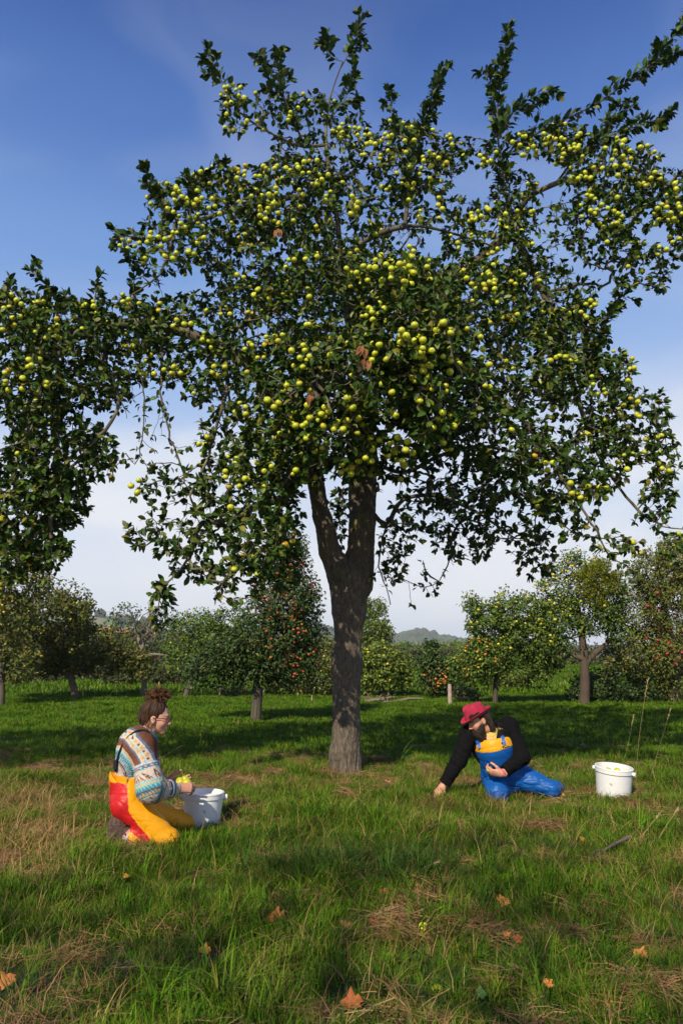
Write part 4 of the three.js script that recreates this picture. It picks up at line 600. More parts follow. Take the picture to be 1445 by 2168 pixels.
function thatchGeo(seed, n, rad, hgt, width) {                         // a mat of lying dry blades
  const R = rng(seed), list = [];
  for (let i = 0; i < n; i++) { const a = R() * 6.283, r = rad * Math.sqrt(R()), c = V(Math.cos(a) * r, hgt * R() * (1 - r / rad * 0.6), Math.sin(a) * r), d = V(Math.cos(a + (R() - 0.5) * 3), (R() - 0.35) * 0.7, Math.sin(a + (R() - 0.5) * 3)).multiplyScalar(rad * (0.4 + 0.6 * R())); const k = 0.7 + 0.6 * R(); list.push(tube([c.clone().addScaledVector(d, -0.5), c.clone().add(V(0, 0.012 * R(), 0)), c.clone().addScaledVector(d, 0.5)], width * (0.6 + 0.6 * R()), 3, () => [k, k * 0.96, k * 0.9], false)); }
  return mergeGeometries(list);
}
function growGrass() {
  const grassMat = new THREE.MeshPhysicalMaterial({ color: 0xffffff, vertexColors: true, roughness: 0.6, specularIntensity: 0.18, side: THREE.DoubleSide });
  const R = rng(61), m = new THREE.Matrix4(), q = new THREE.Quaternion(), e = new THREE.Euler();
  const near = [tuftGeo(1, 10, 0.06, 0.045, 0.8, 0.0032), tuftGeo(2, 9, 0.085, 0.05, 1.1, 0.0034), tuftGeo(3, 11, 0.045, 0.05, 0.9, 0.0028)], far = [tuftGeo(4, 10, 0.07, 0.11, 0.8, 0.008, 2), tuftGeo(5, 10, 0.085, 0.12, 1.0, 0.009, 2)], vfar = [tuftGeo(6, 10, 0.16, 0.3, 0.6, 0.03, 2)];
  const long = [tuftGeo(7, 16, 0.26, 0.06, 1.25, 0.0065, 4), tuftGeo(8, 14, 0.20, 0.07, 1.2, 0.006, 4)], dry = [tuftGeo(9, 7, 0.22, 0.06, 1.2, 0.003), tuftGeo(10, 7, 0.16, 0.07, 1.6, 0.003)], mat = [thatchGeo(11, 26, 0.10, 0.035, 0.0016), thatchGeo(12, 30, 0.12, 0.05, 0.0014)];
  const S = {}; const put = (k, v, mm, c) => { (S[k] ??= [])[v] ??= new Swarm(); S[k][v].add(mm, c); };
  const blocked = (x, z) => KEEP_OUT.some(([a, b, r]) => (x - a) ** 2 + (z - b) ** 2 < r * r);
  const dryness = (x, z) => { const d = -z; let v = 1.0 * fbm(x * 3.4 + 10, z * 3.4, 7, 3) + 0.45 * fbm(x * 0.6, z * 0.6 + 3, 2, 2); v += 0.04 * smooth(4.9, 3.2, d) + 0.10 * smooth(-0.8, -2.2, x) * smooth(8, 5.5, d) * smooth(3.6, 4.6, d); v -= 0.12 * smooth(9, 13, d) + 0.1 * Math.exp(-((d - 4.6) ** 2) / 0.7 - ((x + 0.0) ** 2) / 0.5); v += 0.06 * Math.exp(-((d - 7.8) ** 2) / 0.3); return v; };
  const GC = [[0.42, [0.056, 0.140, 0.006]], [0.28, [0.080, 0.170, 0.008]], [0.16, [0.130, 0.160, 0.018]], [0.14, [0.030, 0.090, 0.006]]], DC = [[0.5, [0.31, 0.190, 0.095]], [0.3, [0.20, 0.120, 0.062]], [0.2, [0.39, 0.28, 0.14]]];
  const place = (d0, d1, count, kind) => { for (let i = 0; i < count; i++) {
    const d = Math.sqrt(lerp(d0 * d0, d1 * d1, R())), x = (R() * 2 - 1) * (d * 0.52 + 1.1), z = -d, y = ground(x, z); if (blocked(x, z)) continue;
    const v = dryness(x, z), isDry = v + (R() - 0.5) * 0.24 > 0.25, tall = fbm(x * 1.1 + 30, z * 1.1, 5, 3);
    e.set((R() - 0.5) * 0.4, R() * 6.283, (R() - 0.5) * 0.4); q.setFromEuler(e);
    let s = 0.75 + 0.5 * R();
    if (kind === 'near') {
      if (isDry && R() < 0.55) { const k = R() < 0.75 ? 'mat' : 'dry'; s *= k === 'mat' ? 0.8 + 0.5 * R() : 0.6; m.compose(V(x, y, z), q, V(s, s, s)); put(k, R() < 0.5 ? 0 : 1, m, vary(R, pick(R, DC).map(c => c * 0.92), 0.25)); if (R() < 0.5) continue; }
      if (!isDry && R() < 0.055 * smooth(9.5, 7, d)) { const s2 = s * (0.45 + 0.4 * R()); m.compose(V(x, y, z), q, V(s2, s2, s2)); put('dry', R() < 0.5 ? 0 : 1, m, vary(R, pick(R, DC), 0.25)); }
      s *= clamp(1 + 1.4 * tall - 0.6 * (isDry ? 0.5 : 0), 0.5, 1.7); m.compose(V(x, y - 0.004, z), q, V(s, s, s)); put('near', Math.floor(R() * 3), m, vary(R, pick(R, GC), 0.25).map((c, j) => c * (1 + (isDry ? [0.5, 0.05, 0.5][j] : 0))));
    } else { s *= clamp(1 + 1.0 * tall, 0.6, 1.5); m.compose(V(x, y - 0.01, z), q, V(s, s, s)); const c = vary(R, isDry && R() < 0.4 ? [0.19, 0.165, 0.07] : pick(R, GC), 0.25); put(kind, Math.floor(R() * (kind === 'far' ? 2 : 1)), m, c); }
  } };
  place(2.2, 10.5, 130000, 'near'); place(10, 25, 90000, 'far'); place(24, 60, 42000, 'vfar');
  // long tussocks and bleached stalks
  for (let i = 0; i < 520; i++) { const d = 2.6 + 7.5 * R(), x = (R() * 2 - 1) * (d * 0.5 + 0.6), z = -d; if (blocked(x, z)) continue; const w = fbm(x * 0.8 + 3, z * 0.8, 12, 2); if (w < 0.08) continue; e.set((R() - 0.5) * 0.5, R() * 6.28, (R() - 0.5) * 0.5); q.setFromEuler(e); const s = 0.55 + 0.6 * R(); m.compose(V(x, ground(x, z), z), q, V(s, s, s)); put('long', i % 2, m, vary(R, pick(R, GC), 0.2)); }
  for (let i = 0; i < 420; i++) { const a = R() * 6.28, r = Math.sqrt(R()), x = 0.05 + Math.cos(a) * r * 0.55, z = -4.55 + Math.sin(a) * r * 0.35; e.set((R() - 0.5) * 0.6, R() * 6.28, (R() - 0.5) * 0.6); q.setFromEuler(e); const s = 0.6 + 0.55 * R(); m.compose(V(x, ground(x, z), z), q, V(s, s, s)); if (i % 7 === 0) put('long', i % 2, m, vary(R, [0.046, 0.108, 0.011], 0.2)); }
  for (let i = 0; i < 1300; i++) { const left = R() < 0.5, d = left ? 4.3 + 3.2 * R() : 2.8 + 7 * R(), x = left ? -d * 0.47 + 1.0 * (R() - 0.3) : (R() * 2 - 1) * d * 0.5, z = -d; if (blocked(x, z) || (!left && dryness(x, z) < 0.02)) continue; e.set((R() - 0.5) * 0.9, R() * 6.28, (R() - 0.5) * 0.9); q.setFromEuler(e); const s = (left ? 0.8 : 0.55) * (0.6 + 0.7 * R()); m.compose(V(x, ground(x, z), z), q, V(s, s, s)); put('dry', i % 2, m, vary(R, pick(R, DC), 0.25)); }
  const geos = { near, far, vfar, long, dry, mat }, names = { near: ['grass', 'short green meadow grass around the people and trunk'], far: ['orchard_grass', 'green grass of the orchard floor behind the big tree'], vfar: ['meadow_grass', 'sunlit grass of the meadows beyond the orchard trees'], long: ['grass_tussock', 'long dark green tussocks scattered over the near grass'], dry: ['dry_grass', 'bleached straw-coloured grass stalks among the green'], mat: ['grass_thatch', 'brown mown thatch lying in patches on the foreground'] };
  for (const k in S) { const parts = S[k].map((s, v) => s && s.build(geos[k][v], grassMat)).filter(Boolean); const [nm, label] = names[k]; const g = new THREE.Group(); g.name = numbered(nm); g.userData.kind = 'stuff'; tag(g, label, 'grass'); scene.add(g); for (const o of parts) { o.name = 'blades'; o.userData.kind = 'stuff'; g.add(o); } }
}
// ---------------------------------------------------------------- people
class Frame {                                                         // a person's own axes: x across the view, y up, z toward the camera
  constructor(px, py) { const b = G(px, py); this.b = V(b.x, ground(b.x, b.z), b.z); const l = Math.hypot(b.x, b.z); this.n = V(-b.x / l, 0, -b.z / l); this.turn = Math.atan2(this.n.x, this.n.z); }
  at(px, py, z = 0) { const r = ray(px, py), o = V(0, H, 0); const t = (z - V().subVectors(o, this.b).dot(this.n)) / r.dot(this.n); const p = o.addScaledVector(r, t).sub(this.b); return V(p.dot(V(this.n.z, 0, -this.n.x)), p.y, z); }
  world(p) { return p.clone().applyAxisAngle(V(0, 1, 0), this.turn).add(this.b); }
}
function basis(f, u) { f = f.clone().normalize(); const r = V().crossVectors(u, f).normalize(), up = V().crossVectors(f, r); return new THREE.Matrix4().makeBasis(r, up, f); }   // +z forward, +y up, +x to the left of whoever looks along +z
function moved(geo, m, at) { const g = geo.clone(); g.applyMatrix4(m); g.translate(at.x, at.y, at.z); return g; }
const SKIN = [0.52, 0.27, 0.18];
function headGeo(o) {                                                  // head frame: z forward, y up; origin between the ears
  const W = o.wide ?? 1, list = [ell(V(0, 0.038, -0.012), [0.074 * W, 0.092, 0.093], 0.01), ell(V(0, -0.012, 0.03), [0.062 * W, 0.085, 0.058], 0.03), cap(V(0, -0.055, 0.045), V(0, -0.088, 0.062), 0.040 * W, 0.023, 0.03),
    ell(V(0.036, -0.028, 0.052), [0.027, 0.024, 0.026], 0.02), ell(V(-0.036, -0.028, 0.052), [0.027, 0.024, 0.026], 0.02), cap(V(0.03, 0.022, 0.076), V(-0.03, 0.022, 0.076), 0.013, 0.013, 0.018),
    cap(V(0, 0.014, 0.086), V(0, -0.028, 0.106), 0.007, 0.0115, 0.012), ell(V(0.011, -0.031, 0.096), [0.008, 0.007, 0.010], 0.008), ell(V(-0.011, -0.031, 0.096), [0.008, 0.007, 0.010], 0.008),
    ell(V(0, -0.054, 0.085), [0.022, 0.0065, 0.011], 0.008), ell(V(0, -0.067, 0.082), [0.019, 0.0075, 0.011], 0.008), cap(V(0, -0.03, -0.028), V(0, o.neck ?? -0.155, -0.028 + ((o.neck ?? -0.155) + 0.03) * 0.27), 0.052, 0.054, 0.03)];
  for (const s of [-1, 1]) list.push(ell(V(s * 0.076 * W, -0.006, -0.012), [0.009, 0.031, 0.019], 0.008), ell(V(s * 0.031, 0.006, 0.071), [0.0125, 0.0115, 0.0125], 0.003));
  const f0 = join(list), sock = [-1, 1].map(s => ell(V(s * 0.032, 0.005, 0.094), [0.019, 0.012, 0.014], 0)), conch = [-1, 1].map(s => ell(V(s * 0.086 * W, -0.004, -0.008), [0.006, 0.016, 0.008], 0)), mouth = ell(V(0, -0.0605, 0.094), [0.022, o.smile ? 0.006 : 0.0022, 0.012], 0);
  const f = (x, y, z) => { let d = f0(x, y, z); if (d > 0.05) return d; for (const s of [...sock, ...conch]) d = smax(d, -s.f(x, y, z), 0.008); d = smax(d, -mouth.f(x, y + (o.smile ? 9 * x * x * -1 : 0), z), 0.003); return d; };
  const g = nets(f, V(-0.1, -0.21, -0.13), V(0.1, 0.14, 0.13), 0.0034, (x, y, z) => {
    const n = fbm(x * 40, y * 40, z * 40, 2); let c = o.skin.map((v, i) => v * (1 + 0.08 * n));
    const eye = Math.hypot(Math.abs(x) - 0.031, y - 0.006); if (z > 0.072 && eye < 0.010) c = eye < 0.005 ? [0.04, 0.03, 0.02] : [0.6, 0.55, 0.5];
    if (z > 0.06 && Math.abs(y - 0.026 - 0.1 * Math.abs(Math.abs(x) - 0.03) * -1) < 0.0042 && Math.abs(Math.abs(x) - 0.032) < 0.02) c = o.brow;
    const ly = y + 0.0605 - (o.smile ? 9 * x * x : 0); if (z > 0.07 && Math.abs(ly) < 0.0125 && Math.abs(x) < 0.024) c = Math.abs(ly) < 0.0045 && o.smile ? [0.7, 0.66, 0.6] : [0.42, 0.13, 0.11];
    const ch = Math.exp(-((Math.abs(x) - 0.045) ** 2 + (y + 0.03) ** 2) / 0.0006) * (z > 0.03 ? 1 : 0) + Math.exp(-(x * x + (y + 0.03) ** 2) / 0.0002) * (z > 0.09 ? 1 : 0); c = [c[0] * (1 + 0.04 * ch), c[1] * (1 - 0.28 * ch), c[2] * (1 - 0.28 * ch)];
    return c;
  });
  return o.scale ? g.scale(o.scale, o.scale, o.scale) : g;
}
function handGeo(right, curls, thumb, skin, spread = 1) {              // hand frame: x to the fingertips, y the back of the hand, thumb on z (left) or -z (right)
  const s = right ? -1 : 1, list = [], kn = [[0.086, 0.001, 0.027, 0.0092, [0.040, 0.024, 0.019]], [0.090, 0.004, 0.008, 0.0096, [0.044, 0.028, 0.020]], [0.086, 0.002, -0.011, 0.0092, [0.040, 0.026, 0.019]], [0.078, -0.003, -0.029, 0.0080, [0.031, 0.019, 0.017]]], all = [];
  const add = (a, b, ra, rb, k) => { a.z *= s; b.z *= s; list.push(cap(a, b, ra, rb, k)); all.push(a, b); };
  add(V(-0.028, 0, 0), V(0.005, 0, 0), 0.025, 0.024, 0.02);
  kn.forEach(([x, y, z, r, len], i) => {
    add(V(0.004, 0, z * 0.45), V(x, y, z), 0.018, 0.0115, 0.018);
    let p = V(x, y, z), a = 0.12; const fan = z * 2.2 * spread;
    len.forEach((l, j) => { a += curls[i] * [0.9, 1.1, 0.75][j]; const d = V(Math.cos(a) * Math.cos(fan), -Math.sin(a), Math.sin(fan) * Math.max(0, Math.cos(a))), q = p.clone().addScaledVector(d, l); add(p.clone(), q.clone(), r * (1 - 0.1 * j), r * (0.93 - 0.12 * j), j ? 0.004 : 0.008); p = q; });
  });
  const [ta, tb] = thumb; let p = V(0.018, -0.006, 0.022); const t0 = V(0.75, -0.25 - ta * 0.5, 0.75 - ta * 0.3).normalize(), t1 = V(0.95, -0.2 - tb, 0.25 - tb * 0.3).normalize();
  let q = p.clone().addScaledVector(t0, 0.042); add(p.clone(), q.clone(), 0.0165, 0.0125, 0.016); p = q; q = p.clone().addScaledVector(t0.clone().lerp(t1, 0.5).normalize(), 0.032); add(p.clone(), q.clone(), 0.0115, 0.0105, 0.006); p = q; q = p.clone().addScaledVector(t1, 0.027); add(p.clone(), q.clone(), 0.0102, 0.0088, 0.004);
  const b = box3(all, 0.04), f = join(list);
  return nets(f, b.min, b.max, 0.0032, (x, y, z) => { const n = fbm(x * 60, y * 60, z * 60, 2); const k = 1 + 0.12 * n; return [skin[0] * k, skin[1] * k * 0.93, skin[2] * k * 0.92]; });
}
const handBasis = (fwd, back) => { const x = fwd.clone().normalize(), z = V().crossVectors(x, back).normalize(), y = V().crossVectors(z, x); return new THREE.Matrix4().makeBasis(x, y, z); };
const fold = (x, y, z, s, e = 1) => { const a = N3(x * s, y * s * e, z * s), b = N3(x * s * 2.1 + 7, y * s * 1.7, z * s * 2.1); return (1 - 2.2 * Math.abs(a)) * 0.65 + (1 - 2 * Math.abs(b)) * 0.35; };
const crease = (x, y, z, s) => { const a = Math.max(0, 1 - Math.abs(N3(x * s, y * s, z * s)) * 4.2), b = Math.max(0, 1 - Math.abs(N3(x * s * 1.9 + 5, y * s * 1.9, z * s * 1.9)) * 4); return a * a + 0.5 * b * b; };
const cloth = (r, s) => new THREE.MeshPhysicalMaterial({ color: 0xffffff, vertexColors: true, roughness: r, specularIntensity: s });
const skinMat = paint(0.55), clothMat = cloth(0.9, 0.15), oilMat = cloth(0.45, 0.5), hairMat = cloth(0.55, 0.35), knitMat = cloth(0.95, 0.15);
const lineX = (pts, y) => { for (let i = 1; i < pts.length; i++) if (y >= pts[i][1]) { const t = clamp((y - pts[i - 1][1]) / (pts[i][1] - pts[i - 1][1])); return lerp(pts[i - 1][0], pts[i][0], t); } return pts[pts.length - 1][0]; };
const segT = (p, a, b) => { const d = V().subVectors(b, a), t = V().subVectors(p, a).dot(d) / d.lengthSq(); return [t, V().copy(a).addScaledVector(d, t).distanceTo(p), d.length()]; };

// ---- the woman kneeling at the left, seen from her right side
{
  const fr = new Frame(312, 1782), Z = (zx, zy, z) => fr.at(200 + zx / 4.515, 1430 + zy / 4.515, z);
  const who = thing('person', 'woman in patterned knit jumper and yellow-red oilskin dungarees kneeling beside a white bucket', 'person', fr.b.toArray(), fr.turn);
  const J = { hip: Z(338, 1150, 0), hipN: Z(322, 1235, 0.10), hipF: Z(350, 1230, -0.10), waist: Z(335, 960, 0), chest: Z(410, 740, 0), neck: Z(500, 560, 0), head: Z(588, 408, 0), shN: Z(452, 680, 0.165), shF: Z(475, 660, -0.165), elN: Z(540, 1085, 0.25), wrN: Z(800, 1083, 0.12), elF: Z(560, 1010, -0.25), wrF: Z(690, 1032, -0.09), knN: Z(705, 1590, 0.17), knF: Z(860, 1430, -0.27), anN: Z(345, 1560, 0.15), anF: Z(330, 1480, -0.12), toN: Z(215, 1430, 0.13), toF: Z(210, 1410, -0.12) };
  const thumbUp = V(0, 1, 0);
  // body
  const bl = [ell(J.hip, [0.095, 0.10, 0.15], 0.06), cap(J.hip, J.chest, 0.085, 0.10, 0.08), cap(J.chest, J.neck, 0.10, 0.055, 0.06), cap(J.neck, J.head, 0.05, 0.05, 0.03)];
  for (const [a, b, c] of [['shN', 'elN', 'wrN'], ['shF', 'elF', 'wrF']]) bl.push(cap(J.chest, J[a], 0.08, 0.05, 0.06), cap(J[a], J[b], 0.046, 0.038, 0.02), cap(J[b], J[c], 0.036, 0.024, 0.015));
  for (const [a, b, c, e] of [['hipN', 'knN', 'anN', 'toN'], ['hipF', 'knF', 'anF', 'toF']]) bl.push(cap(J[a], J[b], 0.085, 0.055, 0.05), cap(J[b], J[c], 0.05, 0.035, 0.02), cap(J[c], J[e], 0.033, 0.026, 0.02));
  const bb = box3(Object.values(J), 0.16), skinC = () => SKIN;
  const body = nets(join(bl), bb.min, bb.max, 0.012, skinC);
  const hf = basis(V(0.985, -0.13, 0.10), V(0.13, 1, 0)), head = moved(headGeo({ skin: [0.56, 0.29, 0.20], brow: [0.07, 0.035, 0.02], smile: true, scale: 0.97 }), hf, J.head);
  const hnN = moved(handGeo(true, [0.55, 0.62, 0.7, 0.75], [0.5, 0.4], [0.50, 0.25, 0.17]), handBasis(V(0.96, 0.06, -0.22), V(0.1, 0.55, 0.8)), J.wrN);
  const hnF = moved(handGeo(false, [0.12, 0.16, 0.2, 0.25], [0.1, -0.15], [0.50, 0.25, 0.17]), handBasis(V(0.97, 0.10, 0.2), V(0.1, -0.55, -0.82)), J.wrF);
  part('body', mergeGeometries([body, head, hnN, hnF]), skinMat, who);
  // hair with a messy bun
  const inv = hf.clone().invert(), hv = V();
  const inHead = (fn) => (x, y, z) => { hv.set(x - J.head.x, y - J.head.y, z - J.head.z).applyMatrix4(inv); return fn(hv.x, hv.y, hv.z); };
  const skull = ell(V(0, 0.044, -0.022), [0.083, 0.092, 0.098], 0), bun = ell(V(0, 0.162, -0.012), [0.050, 0.036, 0.058], 0), nape = cap(V(0, -0.02, -0.07), V(0, -0.075, -0.075), 0.055, 0.03, 0.03), tuck = cap(V(0, 0.11, -0.01), V(0, 0.15, -0.005), 0.05, 0.03);
  const strand = (x, y, z) => { const a = Math.atan2(x, z + 0.01), h = y; return 0.0065 * N3(a * 7 + 2 * N3(h * 12, a * 2, 1), h * 10, z * 9) + 0.0045 * N3(a * 20, h * 16, 5); };
  const hairF = (x, y, z) => { let d = smin(skull.f(x, y, z), nape.f(x, y, z), 0.03); const cut = -0.60 * (y - 0.088) + 0.80 * (z - 0.080) + 0.012 * N3(x * 40, y * 40, 3); d = smax(d, cut, 0.006); d = smin(d, tuck.f(x, y, z), 0.02); d = smin(d, bun.f(x, y, z) + 0.020 * N3(x * 36, y * 36, z * 36) + 0.008 * N3(x * 95, y * 95, z * 95), 0.015); const earHole = ell(V(Math.sign(x) * 0.085, -0.010, -0.006), [0.022, 0.030, 0.022]).f(x, y, z); return smax(d, -earHole, 0.006) - strand(x, y, z); };
  const hairC = (x, y, z) => { hv.set(x - J.head.x, y - J.head.y, z - J.head.z).applyMatrix4(inv); const a = Math.atan2(hv.x, hv.z), n = N3(a * 22, hv.y * 12, hv.z * 15) + 0.6 * N3(a * 50, hv.y * 16, 3), k = Math.max(0.25, 1 + 1.2 * n), red = smooth(0.1, 0.17, hv.y) * 0.8; return [0.040 * k * (1 + red * 1.4), 0.020 * k * (1 + red * 0.6), 0.011 * k]; };
  const hb = box3([J.head], 0.24), hair = part('hair', nets(inHead(hairF), hb.min, hb.max, 0.0042, hairC), hairMat, who);
  { const R = rng(71), gs = []; const put = (a, b, c, r) => { const p = [a, b, c].map(v => v.clone().applyMatrix4(hf).add(J.head)); gs.push(tube(spline(p, 7), (t) => r * (1 - 0.6 * t), 4, () => { const k = 0.7 + 0.7 * R(); return [0.085 * k, 0.042 * k, 0.022 * k]; })); };
    for (let i = 0; i < 130; i++) { const a = ball(R).normalize().multiply(V(0.045, 0.034, 0.052)), c = V(0, 0.162, -0.012), m = a.clone().multiplyScalar(1.5 + 0.5 * R()).add(ball(R).multiplyScalar(0.022)), e = a.clone().multiplyScalar(0.9).add(ball(R).multiplyScalar(0.045)); put(a.add(c), m.add(c), e.add(c), 0.0036); }
    for (let i = 0; i < 40; i++) { const s = R() < 0.8 ? -1 : 1, y = -0.06 + 0.09 * R(), z = -0.075 + 0.08 * R(); put(V(s * 0.07, y, z), V(s * 0.08, y - 0.02, z - 0.01 * R()), V(s * 0.07, y - 0.04 - 0.03 * R(), z + 0.02 * (R() - 0.5)), 0.002); }
    part('loose_curl', mergeGeometries(gs), hairMat, hair); }
  // spectacles
  { const frame = std([0.10, 0.018, 0.014], 0.25), gs = []; for (const s of [-1, 1]) { const t = new THREE.TorusGeometry(0.021, 0.0022, 6, 20); t.scale(1.12, 0.86, 1); t.rotateY(s * 0.12); t.translate(s * 0.033, 0.002, 0.099); gs.push(t); gs.push(tube(spline([V(s * 0.055, 0.008, 0.096), V(s * 0.078, 0.008, 0.05), V(s * 0.084, 0.004, -0.01)], 8), 0.0024, 6)); } gs.push(tube([V(-0.011, 0.006, 0.102), V(0, 0.009, 0.105), V(0.011, 0.006, 0.102)], 0.002, 5)); const strip = gs.map(g => { const q = g.toNonIndexed(); q.deleteAttribute('color'); return q; });
    const g = part('spectacles', moved(mergeGeometries(strip), hf, J.head), frame, who); const lg = []; for (const s of [-1, 1]) { const c = new THREE.CircleGeometry(0.020, 20); c.scale(1.12, 0.86, 1); c.rotateY(s * 0.12); c.translate(s * 0.033, 0.002, 0.099); part('lens', moved(c, hf, J.head), new THREE.MeshPhysicalMaterial({ color: 0xffffff, transmission: 1, roughness: 0.02, thickness: 0, side: THREE.DoubleSide }), g); } }
  // jumper
  const slN = [cap(J.shN, J.elN, 0.078, 0.090, 0.03), cap(J.elN, Z(700, 1090, 0.17), 0.090, 0.060, 0.03), cap(Z(700, 1090, 0.17), J.wrN.clone().lerp(J.elN, 0.09), 0.05, 0.035, 0.02)], slF = [cap(J.shF, J.elF, 0.075, 0.075, 0.03), cap(J.elF, J.wrF.clone().lerp(J.elF, 0.12), 0.07, 0.038, 0.03)];
  const torso = [ell(J.chest.clone().add(V(-0.002, 0.0, 0)), [0.120, 0.16, 0.18], 0.05), cap(J.waist, J.chest, 0.098, 0.115, 0.08), cap(J.chest, J.neck.clone().add(V(-0.015, -0.02, 0)), 0.10, 0.066, 0.06), cap(J.chest.clone().add(V(0, 0.05, 0)), J.shN, 0.10, 0.078, 0.06), cap(J.chest.clone().add(V(0, 0.05, 0)), J.shF, 0.10, 0.075, 0.06)];
  const tf = join(torso), nf = join(slN), ff = join(slF), neckHole = cap(J.neck.clone().add(V(0.0, 0.0, 0)), J.neck.clone().add(V(0.06, 0.13, 0)), 0.058, 0.058);
  const jf = (x, y, z) => { let d = smin(smin(smax(tf(x, y, z), J.waist.y - 0.05 - y + 0.25 * (x - J.waist.x), 0.02), nf(x, y, z), 0.03), ff(x, y, z), 0.03); if (Math.abs(d) > 0.06) return d; d -= 0.007 * fold(x, y, z, 9, 0.8) + 0.0016 * N3(x * 150, y * 150, z * 150); return smax(d, -neckHole.f(x, y, z), 0.01); };
  const CREAM = [0.50, 0.42, 0.36], PALE = [0.42, 0.47, 0.50], TEAL = [0.055, 0.19, 0.28], TURQ = [0.17, 0.42, 0.43], SLATE = [0.10, 0.14, 0.23], BROWN = [0.13, 0.055, 0.035], OCHRE = [0.52, 0.31, 0.09], NAVY = [0.022, 0.045, 0.14], RED = [0.24, 0.035, 0.03];
  const arcC = Z(130, 985, 0.1);
  const mod = (a, b) => ((a % b) + b) % b;
  const jc = (x, y, z) => {
    const p = V(x, y, z); const dn = nf(x, y, z), df = ff(x, y, z), dt = tf(x, y, z); let c;
    const sleeve = (el, wr, sh) => {                                   // bands across the sleeve, from the upper arm to the cuff
      const [t1, , l1] = segT(p, sh, el), [t2, , l2] = segT(p, el, wr); const low = segT(p, el, wr)[1] < segT(p, sh, el)[1] || t1 > 1; let s = low && t2 > 0 ? l1 + clamp(t2, 0, 1.2) * l2 : clamp(t1, -0.2, 1.35) * l1;
      const a = Math.atan2(z - el.z, x - el.x + (y - el.y)) * 0.10, w = (k) => mod(a, k) / k; s = s / (l1 + l2) * 0.56;
      if (s < 0.135) return null; if (s < 0.150) return PALE; if (s < 0.175) return w(0.016) < 0.5 && s > 0.157 && s < 0.168 ? CREAM : SLATE; if (s < 0.188) return w(0.05) < 0.3 ? TURQ : CREAM;
      if (s < 0.265) { const u = w(0.055) - 0.5, v = (s - 0.19) / 0.075; const k = Math.abs(u) * 1.4; return k < v * 0.55 && (k > v * 0.55 - 0.17 || (k < 0.13 && v > 0.55)) && v < 0.95 && v > 0.1 ? BROWN : CREAM; }
      if (s < 0.278) return TURQ; if (s < 0.292) return w(0.02) < 0.5 ? OCHRE : CREAM; if (s < 0.330) return Math.abs(w(0.03) - 0.5) * 0.07 + 0.293 > s ? TURQ : TEAL; if (s < 0.338) return BROWN;
      if (s < 0.362) return Math.abs(w(0.026) - 0.5) * 2 < (s - 0.338) / 0.024 ? OCHRE : TEAL; if (s < 0.372) return TEAL; if (s < 0.425) { const v = mod(s - 0.372, 0.026), u = w(0.03); return Math.hypot((u - 0.5) * 0.03, v - 0.013) < 0.0075 ? (mod(Math.floor(a / 0.03) + Math.floor((s - 0.372) / 0.026), 2) ? TURQ : RED) : CREAM; }
      if (s < 0.432) return BROWN; if (s < 0.475) { const u = w(0.034); return Math.hypot((u - 0.5) * 0.034, s - 0.452) < 0.012 ? NAVY : CREAM; } if (s < 0.49) return TEAL; if (s < 0.5) return NAVY; return w(0.008) < 0.5 ? CREAM : CREAM.map(v => v * 0.85);
    };
    if (dn < dt - 0.005 || df < dt - 0.005) c = dn < df ? sleeve(J.elN, J.wrN, J.shN) : sleeve(J.elF, J.wrF, J.shF);
    if (!c) { const r = Math.hypot(x - arcC.x, y - arcC.y) + 0.15 * Math.abs(z - 0.1), th = Math.atan2(y - arcC.y, x - arcC.x), w = (k) => mod(th * 0.28, k) / k, q = r / 0.314 * 0.314;
      if (r < 0.105) { const u = mod(z * 0.6 + x * 0.8, 0.055) / 0.055 - 0.5, v = clamp((y - arcC.y + 0.07) / 0.075); c = v <= 0 ? (mod(x + y, 0.02) < 0.01 ? OCHRE : TURQ) : Math.abs(Math.abs(u) * 1.1 - (1 - v) * 0.4) < 0.11 && v < 0.95 ? BROWN : CREAM; } else if (r < 0.118) c = w(0.016) < 0.5 ? CREAM : SLATE; else if (r < 0.128) c = BROWN; else if (r < 0.165) c = w(0.026) < 0.45 ? PALE : TEAL; else if (r < 0.19) c = Math.abs(w(0.03) - 0.5) * 0.05 + 0.165 > r ? TEAL : TURQ; else if (r < 0.205) c = PALE;
      else if (r < 0.222) c = w(0.012) < 0.5 ? CREAM : OCHRE; else if (r < 0.262) c = w(0.014) < 0.3 ? BROWN.map(v => v * 1.5) : BROWN; else if (r < 0.274) c = SLATE; else if (r < 0.345) { const v = r - 0.274, u = w(0.052); c = CREAM; if (Math.abs(v - 0.0355) < 0.005) c = PALE; else if (Math.abs(v - 0.02) < 0.010 && u < 0.45) c = OCHRE; else if (Math.abs(v - 0.052) < 0.010 && u < 0.45) c = OCHRE; else if (Math.abs(v - 0.03) < 0.012 && u > 0.5 && u < 0.72) c = TURQ; else if (Math.abs(v - 0.045) < 0.011 && u > 0.62 && u < 0.85) c = BROWN; } else if (r < 0.36) c = SLATE; else c = r < 0.40 ? BROWN : TEAL; }
    const k = 1 + 0.25 * N3(x * 160, y * 160, z * 160) + 0.1 * N3(x * 30, y * 30, z * 30); return c.map(v => v * k);
  };
  const jb = box3([J.shN, J.shF, J.elN, J.elF, J.wrN, J.wrF, J.waist, J.neck], 0.16); part('jumper', nets(jf, jb.min, jb.max, 0.0055, jc), knitMat, who);
  { const c0 = J.neck.clone().add(V(-0.012, 0.0, 0)), pts = []; for (let i = 0; i <= 22; i++) { const a = i / 22 * 6.283; pts.push(V(c0.x + Math.cos(a) * 0.062, c0.y + 0.012 - 0.03 * Math.cos(a), Math.sin(a) * 0.064)); } part('yellow_collar', tube(pts, 0.019, 8, () => [0.52, 0.25, 0.012]), clothMat, who); }
